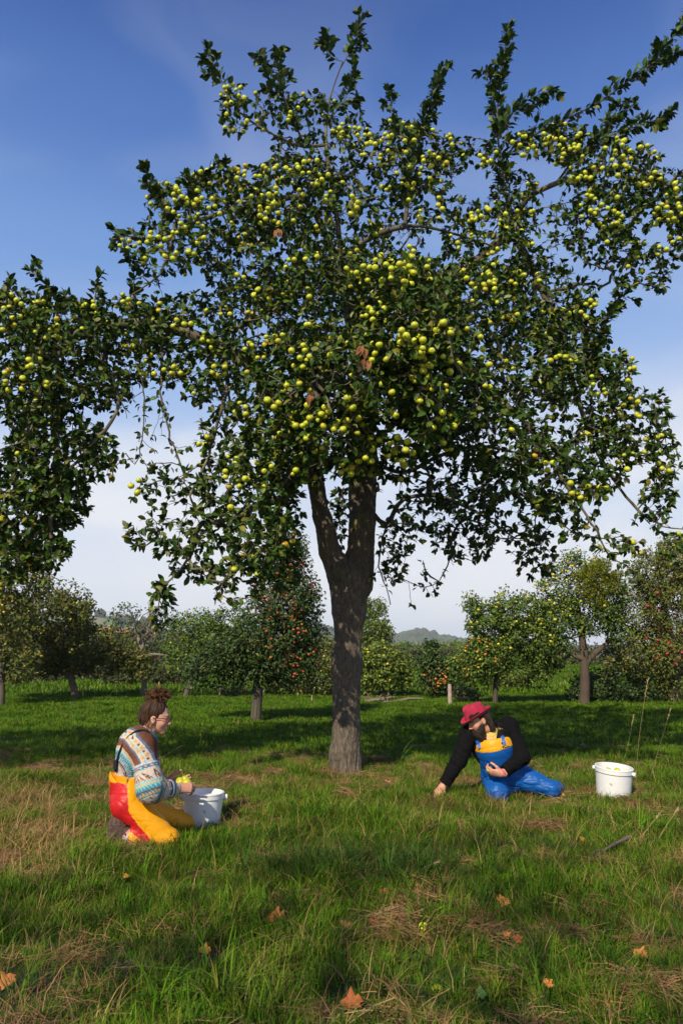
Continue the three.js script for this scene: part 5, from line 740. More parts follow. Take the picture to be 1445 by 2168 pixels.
  // dungarees
  const dl = [ell(J.hip, [0.118, 0.15, 0.185], 0.06), cap(J.hip, J.waist.clone().add(V(0.005, 0.02, 0)), 0.122, 0.122, 0.06), cap(J.waist, Z(470, 820, 0), 0.12, 0.12, 0.06), cap(J.hipN, J.knN, 0.116, 0.077, 0.03), cap(J.knN, J.anN.clone().lerp(J.knN, 0.05), 0.075, 0.078, 0.03), cap(J.hipF, J.knF, 0.108, 0.074, 0.03), cap(J.knF, J.anF, 0.072, 0.08, 0.03), cap(J.knN, Z(775, 1640, 0.17), 0.075, 0.05, 0.03)];
  const df0 = join(dl), flap = cap(Z(172, 965, 0.0), Z(195, 1060, 0.0), 0.02, 0.02), topA = Z(225, 1035, 0.15), topB = Z(400, 965, 0.15), hem = V().subVectors(J.anN, J.knN).normalize();
  const hollow = join([cap(J.waist.clone().add(V(0.01, 0, 0)), J.chest, 0.106, 0.118, 0.03)]);
  const dg = (x, y, z) => { let d = df0(x, y, z); if (Math.abs(d) > 0.07) return d; const big = fold(x + 0.4 * y, y, z, 6, 0.7), small = fold(x, y + 0.5 * x, z, 15, 0.6); d -= 0.004 * big - 0.0042 * crease(x * 0.45 + 0.75 * y, (y * 0.9 - 0.6 * x) * 0.5, z * 0.7, 11); const slope = (topB.y - topA.y) / (topB.x - topA.x), topY = topA.y + clamp(x - topA.x, -0.02, 0.5) * slope * 0.95 + (x < topA.x ? (topA.x - x) * 1.15 : 0); d = smax(d, y - topY, 0.008); d = smax(d, y < topY - 0.09 ? -1 : -hollow(x, y, z), 0.004); const h1 = V(x - J.anN.x, y - J.anN.y, z - J.anN.z).dot(hem); return y < J.anN.y + 0.09 && x < J.anN.x + 0.1 ? smax(d, h1 - 0.01, 0.01) : d; };
  const redL = [[312, 1020], [320, 1110], [330, 1280], [370, 1345], [430, 1420], [490, 1490], [545, 1550], [625, 1645], [660, 1700]].map(([a, b]) => { const q = Z(a, b, 0.16); return [q.x, q.y]; }), redLow = [[190, 1040], [190, 1200], [230, 1350], [330, 1450], [420, 1520], [510, 1575], [512, 1700]].map(([a, b]) => { const q = Z(a, b, 0.16); return [q.x, q.y]; });
  const yTop = Z(250, 1035, 0.16).y;
  const dc = (x, y, z) => { const e = 0.004 * N3(x * 20, y * 20, 3), inR = y < yTop + e && x < lineX(redL, y) + e && x > (y > redLow[3][1] ? -9 : lineX(redLow, y) - 0.01) && Math.abs(z) > 0.02; const n = fbm(x * 18, y * 18, z * 18, 3); const mud = smooth(0.12, 0.0, y) * smooth(-0.1, 0.4, fbm(x * 30, y * 30, z * 30, 3)); const k = 1 + 0.12 * n; const c = inR ? [0.46 * k, 0.012, 0.014] : [0.72 * k, 0.315 * k, 0.006]; const worn = smooth(0.25, 0.45, fbm(x * 35 + 5, y * 14, z * 35, 3)) * 0.22; return [lerp(lerp(c[0], 0.2, mud * 0.5), 0.62, worn), lerp(lerp(c[1], 0.12, mud * 0.5), inR ? 0.08 : 0.40, worn), lerp(lerp(c[2], 0.05, mud * 0.5), 0.10, worn)]; };
  const db = box3([J.hip, J.waist, J.hipN, J.hipF, J.knN, J.knF, J.anN, J.anF, Z(470, 820, 0)], 0.2); db.min.y = Math.max(db.min.y, -0.1); const dun = part('dungarees', nets(dg, db.min, db.max, 0.0062, dc), oilMat, who);
  // standing back flap, straps and buckle
  { const sh = [], rows = 6, cols = 14, pos = [], idx = []; for (let j = 0; j <= rows; j++) for (let i = 0; i <= cols; i++) { const u = i / cols * 2 - 1, v = j / rows, a = Z(178 + 12 * v, 930 + 170 * v, 0); pos.push(a.x + 0.085 * u * u - 0.012 * (1 - v) * Math.cos(u * 9), a.y - 0.014 * u * u + 0.006 * Math.cos(u * 7) * (1 - v), u * 0.155); if (i && j) { const q = (j - 1) * (cols + 1) + i - 1; idx.push(q, q + 1, q + cols + 1, q + 1, q + cols + 2, q + cols + 1); } } const g = new THREE.BufferGeometry(); g.setAttribute('position', new THREE.Float32BufferAttribute(pos, 3)); g.setIndex(idx); g.computeVertexNormals(); const in2 = g.clone(); in2.translate(0.005, 0, 0); const g2 = mergeGeometries([g, in2]); tint(g2, [0.72, 0.315, 0.006]); part('back_flap', g2, paint(0.36, { side: THREE.DoubleSide }), dun); }
  const band = (pts, w, th) => { const c = spline(pts, 26), g = tube(c, 1, 6); const p = g.attributes.position; for (let i = 0; i < c.length; i++) { const t = V().subVectors(c[Math.min(i + 1, c.length - 1)], c[Math.max(i - 1, 0)]).normalize(), out = V(c[i].x - J.chest.x, c[i].y - J.chest.y - 0.02, c[i].z * 0.8); out.addScaledVector(t, -out.dot(t)).normalize(); const s = V().crossVectors(t, out); for (let k = 0; k < 6; k++) { const a = k / 6 * 6.283, q = c[i].clone().addScaledVector(s, Math.cos(a) * w).addScaledVector(out, Math.sin(a) * th); p.setXYZ(i * 6 + k, q.x, q.y, q.z); } } g.computeVertexNormals(); return tint(g, [0.012, 0.012, 0.014]); };
  for (const s of [1, -1]) part('strap', band([Z(205, 925, s * 0.07), Z(222, 820, s * 0.09), Z(268, 690, s * 0.115), Z(345, 585, s * 0.125), Z(430, 535, s * 0.115), Z(520, 548, s * 0.10), Z(575, 640, s * 0.10), Z(590, 760, s * 0.10)].map(v => v.clone().add(V(-0.004, 0.004, 0))), 0.014, 0.004), clothMat, dun);
  for (const s of [1, -1]) { const g = new THREE.BoxGeometry(0.022, 0.06, 0.034); g.translate(...Z(215, 850, s * 0.085).add(V(-0.012, 0, 0)).toArray()); part('buckle', g, std([0.015, 0.015, 0.017], 0.4), dun); }
  // shoes and socks
  for (const [an, to, nm] of [['anN', 'toN', 1], ['anF', 'toF', 2]]) {
    const a = J[an], t = J[to], d = V().subVectors(t, a).normalize(), l = [cap(a.clone().addScaledVector(d, 0.03), t, 0.046, 0.046, 0.03), cap(t, t.clone().add(V(-0.03, -0.08, 0)), 0.05, 0.036, 0.03), cap(a.clone().addScaledVector(d, 0.05).add(V(0, -0.05, 0)), t.clone().add(V(0.0, -0.06, 0)), 0.035, 0.04, 0.03)], f = join(l), b = box3([a, t, t.clone().add(V(-0.03, -0.08, 0))], 0.09);
    const shoe = part('shoe', nets((x, y, z) => f(x, y, z) - 0.004 * N3(x * 40, y * 90, z * 60) - 0.004 * N3(x * 90, y * 30, z * 90), b.min, b.max, 0.0065, (x, y, z) => { const k = 1 + 0.8 * N3(x * 70, y * 140, z * 70); return [0.085 * k, 0.058 * k, 0.048 * k]; }), clothMat, who);
    part('sock', tube([a.clone().addScaledVector(d, -0.04), a.clone().addScaledVector(d, 0.02), a.clone().addScaledVector(d, 0.05)], 0.049, 12, (p, s) => (Math.floor(s * 9) % 3 === 0 ? [0.5, 0.2, 0.2] : Math.floor(s * 9) % 3 === 1 ? [0.55, 0.5, 0.48] : [0.3, 0.34, 0.4])), clothMat, who);
  }
  for (const k of ['knN', 'knF', 'anN', 'anF', 'hip']) { const w = fr.world(J[k]); KEEP_OUT.push([w.x, w.z, k === 'hip' ? 0.12 : 0.075]); } for (const [a, b] of [['knN', 'anN'], ['knF', 'anF']]) { const w = fr.world(J[a].clone().lerp(J[b], 0.5)); KEEP_OUT.push([w.x, w.z, 0.07]); }
  // the apples she is sorting
  [[815, 1016, 0.045, 'back'], [868, 998, 0.03, 'upper'], [882, 1022, 0.075, 'front']].forEach(([x, y, z, w], i) => { const o = single('apple', APPLES[i % 2], appleMat, `bright green-yellow apple held between the woman's hands, ${w} one of three`, 'apple', 'apples in the hands of the woman', fr.world(Z(x, y, z)).toArray()); o.rotation.set(1 + i, i, 0.4); o.scale.setScalar(0.031); });
}

// ---- the man reaching down at the right, facing the camera
{
  const fr = new Frame(1060, 1690), Z = (zx, zy, z) => fr.at(900 + zx / 4.817, 1470 + zy / 4.817, z);
  const who = thing('person', 'bearded man in crimson hat and blue oilskin bib reaching down into the grass', 'person', fr.b.toArray(), fr.turn);
  const J = { hip: Z(800, 850, -0.10), hipR: Z(705, 860, -0.06), hipL: Z(930, 830, -0.10), waist: Z(745, 730, -0.05), chest: Z(690, 520, 0.03), neck: Z(650, 385, 0.06), head: Z(540, 268, 0.14), shR: Z(450, 400, 0.09), shL: Z(850, 325, -0.02), elR: Z(335, 680, 0.16), wrR: Z(178, 935, 0.20), elL: Z(985, 640, 0.06), wrL: Z(775, 808, 0.20), knR: Z(740, 1030, 0.10), knL: Z(1290, 965, -0.02), anR: Z(820, 1010, -0.34), anL: Z(1330, 960, -0.40) };
  J.knR.y = Math.max(J.knR.y, 0.055); 
  const bl = [ell(J.hip, [0.15, 0.11, 0.12], 0.06), cap(J.hip, J.chest, 0.11, 0.125, 0.08), cap(J.chest, J.neck, 0.11, 0.06, 0.06), cap(J.neck, J.head, 0.055, 0.055, 0.03)];
  for (const [a, b, c] of [['shR', 'elR', 'wrR'], ['shL', 'elL', 'wrL']]) bl.push(cap(J.chest, J[a], 0.09, 0.055, 0.06), cap(J[a], J[b], 0.05, 0.04, 0.02), cap(J[b], J[c], 0.038, 0.026, 0.015));
  for (const [a, b, c] of [['hipR', 'knR', 'anR'], ['hipL', 'knL', 'anL']]) bl.push(cap(J[a], J[b], 0.085, 0.052, 0.05), cap(J[b], J[c], 0.05, 0.035, 0.02));
  const bb = box3(Object.values(J), 0.16), skinM = [0.50, 0.255, 0.165], body = nets(join(bl), bb.min, bb.max, 0.012, () => skinM);
  const hf = basis(V(-0.82, -0.40, 0.42), V(-0.36, 0.90, 0.10)), head = moved(headGeo({ skin: skinM, brow: [0.03, 0.02, 0.014], neck: -0.085, scale: 1.0, wide: 1.04 }), hf, J.head);
  const hR = moved(handGeo(true, [0.35, 0.4, 0.45, 0.5], [0.4, 0.3], [0.55, 0.29, 0.19]), handBasis(V(-0.62, -0.74, 0.12), V(-0.35, 0.5, 0.8)), J.wrR), hL = moved(handGeo(false, [0.62, 0.66, 0.68, 0.72], [0.1, 0.35], [0.55, 0.28, 0.19]), handBasis(V(-0.98, 0.10, 0.16), V(0.05, -0.55, 0.83)), J.wrL);
  part('body', mergeGeometries([body, head, hR, hL]), skinMat, who);
  const inv = hf.clone().invert(), hv = V(), inHead = (fn) => (x, y, z) => { hv.set(x - J.head.x, y - J.head.y, z - J.head.z).applyMatrix4(inv); return fn(hv.x, hv.y, hv.z); };
  const hc = (base) => (x, y, z) => { const n = N3(x * 60, y * 14, z * 60) + 0.6 * N3(x * 140, y * 30, z * 140), k = 1 + 0.6 * n; return base.map(v => v * k); };
  { const sk = ell(V(0, 0.034, -0.022), [0.084, 0.094, 0.096], 0), lock = [-1, 1].map(s => cap(V(s * 0.062, 0.03, -0.062), V(s * 0.052, -0.10, -0.070), 0.030, 0.026, 0.03)), back = cap(V(0, 0.02, -0.075), V(0, -0.12, -0.07), 0.05, 0.045, 0.04);
    const f = (x, y, z) => { let d = sk.f(x, y, z); d = smax(d, -0.50 * (y - 0.075) + 0.86 * (z - 0.055), 0.01); d = smin(smin(d, lock[0].f(x, y, z), 0.03), smin(lock[1].f(x, y, z), back.f(x, y, z), 0.03), 0.03); d = smax(d, y - 0.065, 0.005); return d - 0.005 * N3(x * 60, y * 12, z * 60) - 0.003 * N3(x * 130, y * 20, z * 130); };
    const b = box3([J.head], 0.2); part('hair', nets(inHead(f), b.min, b.max, 0.0042, hc([0.035, 0.022, 0.016])), hairMat, who);
    const bd = [ell(V(0, -0.095, 0.050), [0.060, 0.050, 0.052], 0.03), ell(V(0, -0.135, 0.045), [0.050, 0.055, 0.045], 0.03), ell(V(0.052, -0.055, 0.025), [0.022, 0.045, 0.035], 0.03), ell(V(-0.052, -0.055, 0.025), [0.022, 0.045, 0.035], 0.03), cap(V(0.024, -0.048, 0.088), V(-0.024, -0.048, 0.088), 0.0085, 0.0085, 0.012)], bf = join(bd), mo = ell(V(0, -0.062, 0.098), [0.018, 0.007, 0.012], 0);
    const bg = (x, y, z) => smax(bf(x, y, z) - 0.006 * N3(x * 55, y * 20, z * 55) - 0.004 * N3(x * 120, y * 35, z * 120), -mo.f(x, y, z), 0.004); part('beard', nets(inHead(bg), b.min, b.max, 0.0042, hc([0.024, 0.017, 0.014])), hairMat, who); }
  // felt hat
  { const felt = paint(0.88), hat = (g) => moved(g, hf, J.head), fc = (x, y, z) => { const n = fbm(x * 26, y * 26, z * 26, 4), k = 1 + 0.45 * n, w = smooth(0.15, 0.4, fbm(x * 16 + 3, y * 16, z * 16, 3)) * 0.35; return [lerp(0.34 * k, 0.42, w), lerp(0.010, 0.11, w), lerp(0.042 * k, 0.14, w)]; };
    const prof = []; for (let i = 0; i <= 22; i++) { const t = i / 22; prof.push(t < 0.62 ? new THREE.Vector2(0.097 - 0.016 * (t / 0.62) - (t < 0.03 ? 0 : 0), 0.045 + 0.105 * (t / 0.62)) : new THREE.Vector2(0.081 * Math.cos((t - 0.62) / 0.38 * Math.PI / 2) + 0.0005, 0.150 + 0.016 * Math.sin((t - 0.62) / 0.38 * Math.PI / 2))); }
    const shape = (g) => { const p = g.attributes.position; for (let i = 0; i < p.count; i++) { let x = p.getX(i), y = p.getY(i), z = p.getZ(i); z *= 1.14; if (y > 0.12) { const k = smooth(0.12, 0.165, y); y -= 0.032 * k * Math.exp(-(x * x) / 0.0007) * smooth(-0.11, 0.03, z) + 0.012 * k * (z < 0 ? 1 : 0); const pin = Math.exp(-((z - 0.06) ** 2) / 0.0012) * k * 0.2; x *= 1 - pin; } p.setXYZ(i, x, y + 0.004 * N3(x * 20, z * 20, y * 20), z); } g.computeVertexNormals(); return g; };
    const crown = shape(new THREE.LatheGeometry(prof, 40)); const h = new THREE.Group(); h.name = 'hat'; h.userData.label = 'crimson felt hat with dark band'; who.add(h); part('crown', hat(tint(crown, fc)), paint(0.88, { side: THREE.DoubleSide }), h);
    const bp = [[0.094, 0.049], [0.105, 0.045], [0.122, 0.045], [0.136, 0.050], [0.142, 0.056], [0.143, 0.059], [0.140, 0.060], [0.133, 0.055], [0.120, 0.0495], [0.105, 0.0495], [0.096, 0.054]].map(([a, b]) => new THREE.Vector2(a, b)); const brim = new THREE.LatheGeometry(bp, 48); { const p = brim.attributes.position; for (let i = 0; i < p.count; i++) { const x = p.getX(i), y = p.getY(i), z = p.getZ(i), r = Math.hypot(x, z), e = smooth(0.095, 0.143, r), a = Math.atan2(z, x); p.setXYZ(i, x * 0.96, y + e * (0.016 * Math.cos(a) ** 2 * 1.2 - 0.016 * Math.max(0, Math.sin(a)) + 0.012 * Math.max(0, -Math.sin(a))), z * 1.1); } brim.computeVertexNormals(); } part('brim', hat(tint(brim, fc)), felt, h);
    const bnd = shape(new THREE.LatheGeometry([[0.0985, 0.052], [0.0985, 0.054], [0.0935, 0.082], [0.0925, 0.083]].map(([a, b]) => new THREE.Vector2(a, b)), 40)); part('hat_band', hat(tint(bnd, (x, y, z) => [0.30, 0.012, 0.04])), paint(0.85, { side: THREE.DoubleSide }), h);
    const bow = []; for (let i = 0; i < 3; i++) { const s = new THREE.SphereGeometry(1, 14, 10); s.scale(0.006, [0.022, 0.018, 0.011][i], [0.028, 0.024, 0.010][i]); s.rotateX([0.15, -0.25, 0][i]); const a = [0.62, 1.12, 0.88][i]; s.rotateY(0); s.translate(0.098, 0.070, 0); s.rotateY(-Math.PI / 2 + a + 0.25); const p = s.attributes.position; for (let q = 0; q < p.count; q++) p.setZ(q, p.getZ(q) * 1.14); bow.push(s); } const bw = mergeGeometries(bow); bw.computeVertexNormals(); part('bow', hat(tint(bw, [0.028, 0.016, 0.015])), clothMat, h); }
  // T-shirt at the neck
  const tt = join([cap(J.chest.clone().add(V(0, 0.06, 0.02)), J.neck.clone().add(V(0.01, -0.025, 0.005)), 0.118, 0.08, 0.03)]); { const b = box3([J.chest, J.neck], 0.15); part('shirt', nets((x, y, z) => smax(tt(x, y, z) - 0.003 * fold(x, y, z, 18), cap(J.neck, J.head, 0.058, 0.056).f(x, y, z) * -1, 0.006), b.min, b.max, 0.008, (x, y, z) => { const k = 1 + 0.1 * fbm(x * 30, y * 30, z * 30, 2); return [0.55 * k, 0.42 * k, 0.13 * k]; }), clothMat, who); }
  // black jacket, open at the chest
  const jl = [ell(J.chest.clone().add(V(0.01, -0.02, -0.02)), [0.19, 0.20, 0.135], 0.05), cap(J.waist.clone().lerp(J.chest, 0.5).add(V(0.02, 0, -0.05)), J.chest, 0.115, 0.145, 0.08), cap(J.chest.clone().add(V(0, 0.07, 0)), J.shR, 0.10, 0.078, 0.06), cap(J.chest.clone().add(V(0.02, 0.08, -0.01)), J.shL, 0.11, 0.078, 0.06), cap(J.chest, J.neck.clone().add(V(0.03, -0.02, -0.04)), 0.11, 0.075, 0.06)];
  const sl = [cap(J.shR, J.elR, 0.078, 0.064, 0.02), cap(J.elR, J.wrR.clone().lerp(J.elR, 0.08), 0.064, 0.047, 0.02), cap(J.shL, J.elL, 0.078, 0.066, 0.02), cap(J.elL, J.wrL.clone().lerp(J.elL, 0.14), 0.066, 0.048, 0.02)];
  const jb0 = join(jl), js = join(sl), up = V().subVectors(J.neck, J.waist).normalize(), opening = cap(J.neck.clone().add(V(0.02, 0.05, 0.08)), J.chest.clone().add(V(0.01, 0.0, 0.17)), 0.085, 0.06), nk = cap(J.neck.clone().add(V(0.0, -0.01, 0)), J.neck.clone().add(V(-0.06, 0.14, 0.04)), 0.068, 0.07);
  const jkt = (x, y, z) => { let d = smin(jb0(x, y, z), js(x, y, z), 0.025); if (Math.abs(d) > 0.05) return d; d -= 0.009 * fold(x + 0.5 * y, y, z, 11, 0.8) + 0.003 * fold(x, y, z, 26); d = smax(d, -opening.f(x, y, z), 0.006); d = smax(d, -nk.f(x, y, z), 0.006); const cutR = V().subVectors(J.wrR, J.elR).normalize(), tR = V(x - J.wrR.x, y - J.wrR.y, z - J.wrR.z).dot(cutR), near = V(x, y, z).distanceTo(J.wrR) < 0.13; if (near) d = smax(d, tR + 0.022, 0.004); const cutL = V().subVectors(J.wrL, J.elL).normalize(), tL = V(x - J.wrL.x, y - J.wrL.y, z - J.wrL.z).dot(cutL); if (V(x, y, z).distanceTo(J.wrL) < 0.12 && js(x, y, z) < jb0(x, y, z)) d = smax(d, tL + 0.036, 0.004); return d; };
  const kb = box3([J.shR, J.shL, J.elR, J.elL, J.wrR, J.wrL, J.waist, J.neck], 0.16), jacket = part('jacket', nets(jkt, kb.min, kb.max, 0.0065, (x, y, z) => { const k = 1 + 0.35 * N3(x * 120, y * 120, z * 120); return [0.0060 * k, 0.0060 * k, 0.0068 * k]; }), clothMat, who);
  { const pts = [J.neck.clone().add(V(0.085, 0.05, -0.03)), J.neck.clone().add(V(0.095, 0.0, 0.055)), J.neck.clone().add(V(0.085, -0.07, 0.105)), J.chest.clone().add(V(0.085, 0.03, 0.15))]; const g = tube(spline(pts, 12), (t) => 0.020 + 0.006 * Math.sin(t * 3), 8, () => [0.010, 0.010, 0.011]); part('lapel', g, clothMat, jacket); for (let i = 0; i < 3; i++) { const s = new THREE.SphereGeometry(0.006, 8, 6); s.translate(...J.wrL.clone().lerp(J.elL, 0.2 + 0.07 * i).add(V(0.01, -0.035, 0.038)).toArray()); part('button', s, std([0.05, 0.045, 0.04], 0.3), jacket); } }
  // blue bib and trousers
  const dl = [ell(J.hip.clone().add(V(0.005, 0.02, 0.0)), [0.185, 0.14, 0.155], 0.06), cap(J.hip, J.waist, 0.160, 0.166, 0.06), cap(J.hipR, J.knR, 0.125, 0.088, 0.03), cap(J.knR, J.anR, 0.085, 0.085, 0.03), cap(J.knR.clone().add(V(-0.02, 0, 0)), J.knR.clone().add(V(-0.02, -0.07, 0.02)), 0.09, 0.08, 0.02), cap(J.hipL, J.knL, 0.128, 0.066, 0.04), cap(J.knL, J.anL, 0.066, 0.075, 0.03)];
  const bib = [cap(J.waist.clone().add(V(0, 0, 0.015)), J.chest.clone().add(V(0.005, -0.02, 0.025)), 0.170, 0.158, 0.06), ell(J.chest.clone().add(V(0.005, 0, 0.035)), [0.165, 0.16, 0.125], 0.05)];
  const d0 = join(dl), b0 = join(bib), yA = Z(515, 480, 0.16), yB = Z(850, 430, 0.14), mA = Z(500, 615, 0.16), mB = Z(890, 545, 0.14), lineY = (a, b, x) => a.y + (x - a.x) * (b.y - a.y) / (b.x - a.x);
  const xL = Z(497, 560, 0.13).x, xR = Z(895, 540, 0.10).x;
  const blue = (x, y, z) => { let a = d0(x, y, z), b = b0(x, y, z); if (Math.min(a, b) > 0.08) return Math.min(a, b); b = smax(b, y - lineY(yA, yB, x) + 0.5 * Math.max(0, Math.abs(x - (xL + xR) / 2) - 0.13) * 2, 0.006); b = smax(b, -(z - (J.chest.z + 0.02)) , 0.008); b = smax(b, xL - x - 0.15 * (J.chest.y - y > 0 ? J.chest.y - y : 0) * 0, 0.01); let d = smin(a, b, 0.03); if (Math.abs(d) > 0.05) return d; return d - (0.005 * fold(x + 0.3 * y, y, z, 7, 0.8) - 0.0065 * crease(x * 0.5 + 0.5 * y, y * 1.2 - 0.2 * x, z * 0.7, 10)) * (1 - 0.55 * smooth(J.waist.y, J.waist.y + 0.1, y)); };
  const bcol = (x, y, z) => { const k = 1 + 0.12 * fbm(x * 18, y * 18, z * 18, 3), e = 0.003 * N3(x * 20, 1, z * 20), m = lineY(mA, mB, x) - 0.02 * Math.cos((x - (xL + xR) / 2) * 9) + 0.02 + e; const mud = smooth(0.1, 0.0, y) * smooth(0, 0.4, fbm(x * 30, y * 30, z * 30, 3)) * 0.5; const c = y > m && z > 0 && x > xL - 0.03 && x < xR + 0.05 && y > J.waist.y + 0.08 ? (Math.abs(y - m) < 0.004 ? [0.25, 0.12, 0.01] : [0.70 * k, 0.32 * k, 0.008]) : [0.005, 0.082 * k, 0.32 * k]; return [lerp(c[0], 0.16, mud), lerp(c[1], 0.12, mud), lerp(c[2], 0.06, mud)]; };
  const db = box3([J.hip, J.waist, J.chest, J.hipR, J.hipL, J.knR, J.knL, J.anR, J.anL], 0.2); db.min.y = Math.max(db.min.y, -0.1); const dun = part('bib_trousers', nets(blue, db.min, db.max, 0.0062, bcol), oilMat, who);
  // where a picture-plane point meets the bib's front
  const front = (zx, zy) => { let z = 0.4, p; for (let i = 0; i < 120; i++) { p = Z(zx, zy, z); if (blue(p.x, p.y, p.z) < 0.001 || jkt(p.x, p.y, p.z) < 0.001) break; z -= 0.003; } return p; };
  const ribbon = (list, w, th, color, lift = 0.004) => { const c = list.map(([a, b]) => front(a, b).add(V(0, 0, lift))), rows = spline(c, 14), pos = [], idx = []; rows.forEach((p, i) => { const t = V().subVectors(rows[Math.min(i + 1, rows.length - 1)], rows[Math.max(0, i - 1)]).normalize(), s = V().crossVectors(V(0, 0, 1), t).normalize(), n = V().crossVectors(t, s); for (const [u, v] of [[-w, -th], [w, -th], [w, th], [-w, th]]) { const q = p.clone().addScaledVector(s, u).addScaledVector(n, v); pos.push(q.x, q.y, q.z); } if (i) for (let k = 0; k < 4; k++) { const a = (i - 1) * 4 + k, b = (i - 1) * 4 + (k + 1) % 4; idx.push(a, b, a + 4, b, b + 4, a + 4); } }); const L = rows.length * 4 - 4; idx.push(0, 2, 1, 0, 3, 2, L, L + 1, L + 2, L, L + 2, L + 3); let g = new THREE.BufferGeometry(); g.setAttribute('position', new THREE.Float32BufferAttribute(pos, 3)); g.setIndex(idx); g = g.toNonIndexed(); g.computeVertexNormals(); return tint(g, color); };
  part('strap', ribbon([[528, 470], [545, 505], [556, 550]], 0.019, 0.004, [0.006, 0.085, 0.36], 0.006), oilMat, dun); part('strap', ribbon([[776, 425], [790, 470], [798, 515]], 0.019, 0.004, [0.006, 0.085, 0.36], 0.006), oilMat, dun);
  part('webbing', ribbon([[748, 290], [760, 360], [775, 430]], 0.015, 0.003, [0.012, 0.012, 0.013], 0.004), clothMat, dun);
  { const p = front(757, 368).add(V(0, 0, 0.008)), gs = []; for (const [w, h, x, y] of [[0.044, 0.008, 0, 0.018], [0.044, 0.008, 0, -0.018], [0.007, 0.036, -0.02, 0], [0.007, 0.036, 0.02, 0], [0.007, 0.036, 0, 0]]) { const g = new THREE.BoxGeometry(w, h, 0.008); g.translate(x, y, 0); gs.push(g); } const g = mergeGeometries(gs); g.rotateZ(-0.2); g.translate(p.x, p.y, p.z); part('buckle', g, std([0.40, 0.27, 0.06], 0.35, { metalness: 0.6 }), dun); }
  { // small dark mark and line of script printed on the yellow panel
    const p = front(792, 540), k = std([0.025, 0.018, 0.012], 0.6), gs = []; for (const [w, h, x, y] of [[0.026, 0.007, 0, 0.007], [0.008, 0.018, 0, 0], [0.006, 0.006, -0.012, 0.001], [0.006, 0.006, 0.012, 0.001]]) { const g = new THREE.BoxGeometry(w, h, 0.002); g.translate(x, y, 0); gs.push(g); } const g = mergeGeometries(gs); g.rotateZ(0.15); g.translate(p.x, p.y, p.z + 0.004); part('emblem', g, k, dun);
    const s = []; for (let i = 0; i <= 30; i++) { const q = front(808 + i * 1.5, 545 - i * 0.65); s.push(q.add(V(0, 0.0045 * Math.sin(i * 2.1), 0.003))); } part('lettering', tube(s, 0.0013, 4, () => [0.025, 0.018, 0.012]), clothMat, dun); }
  { const d = V().subVectors(J.wrL, J.elL).normalize(), t = new THREE.TorusGeometry(0.030, 0.010, 8, 24); t.applyQuaternion(new THREE.Quaternion().setFromUnitVectors(V(0, 0, 1), d)); t.translate(...J.wrL.clone().addScaledVector(d, -0.012).toArray()); part('wristband', t, std([0.62, 0.10, 0.17], 0.7), who); }
  const ap = single('apple', APPLES[3], appleMat, 'yellow apple cupped in the hand of the bearded man', 'apple', null, fr.world(J.wrL.clone().add(V(-0.105, 0.030, -0.008))).toArray()); ap.scale.setScalar(0.029); ap.rotation.set(0.5, 1, 0.3);
  for (const k of ['knR', 'anR', 'anL', 'knL']) { const w = fr.world(J[k]); KEEP_OUT.push([w.x, w.z, 0.07]); } for (const [q, r] of [[V(-0.07, 0, 0.05), 0.10], [V(-0.06, 0, 0.17), 0.08]]) { const w = fr.world(J.wrR.clone().add(q)); KEEP_OUT.push([w.x, w.z, r]); } { const w = fr.world(J.knR.clone().lerp(J.anR, 0.5)); KEEP_OUT.push([w.x, w.z, 0.1]); }
}
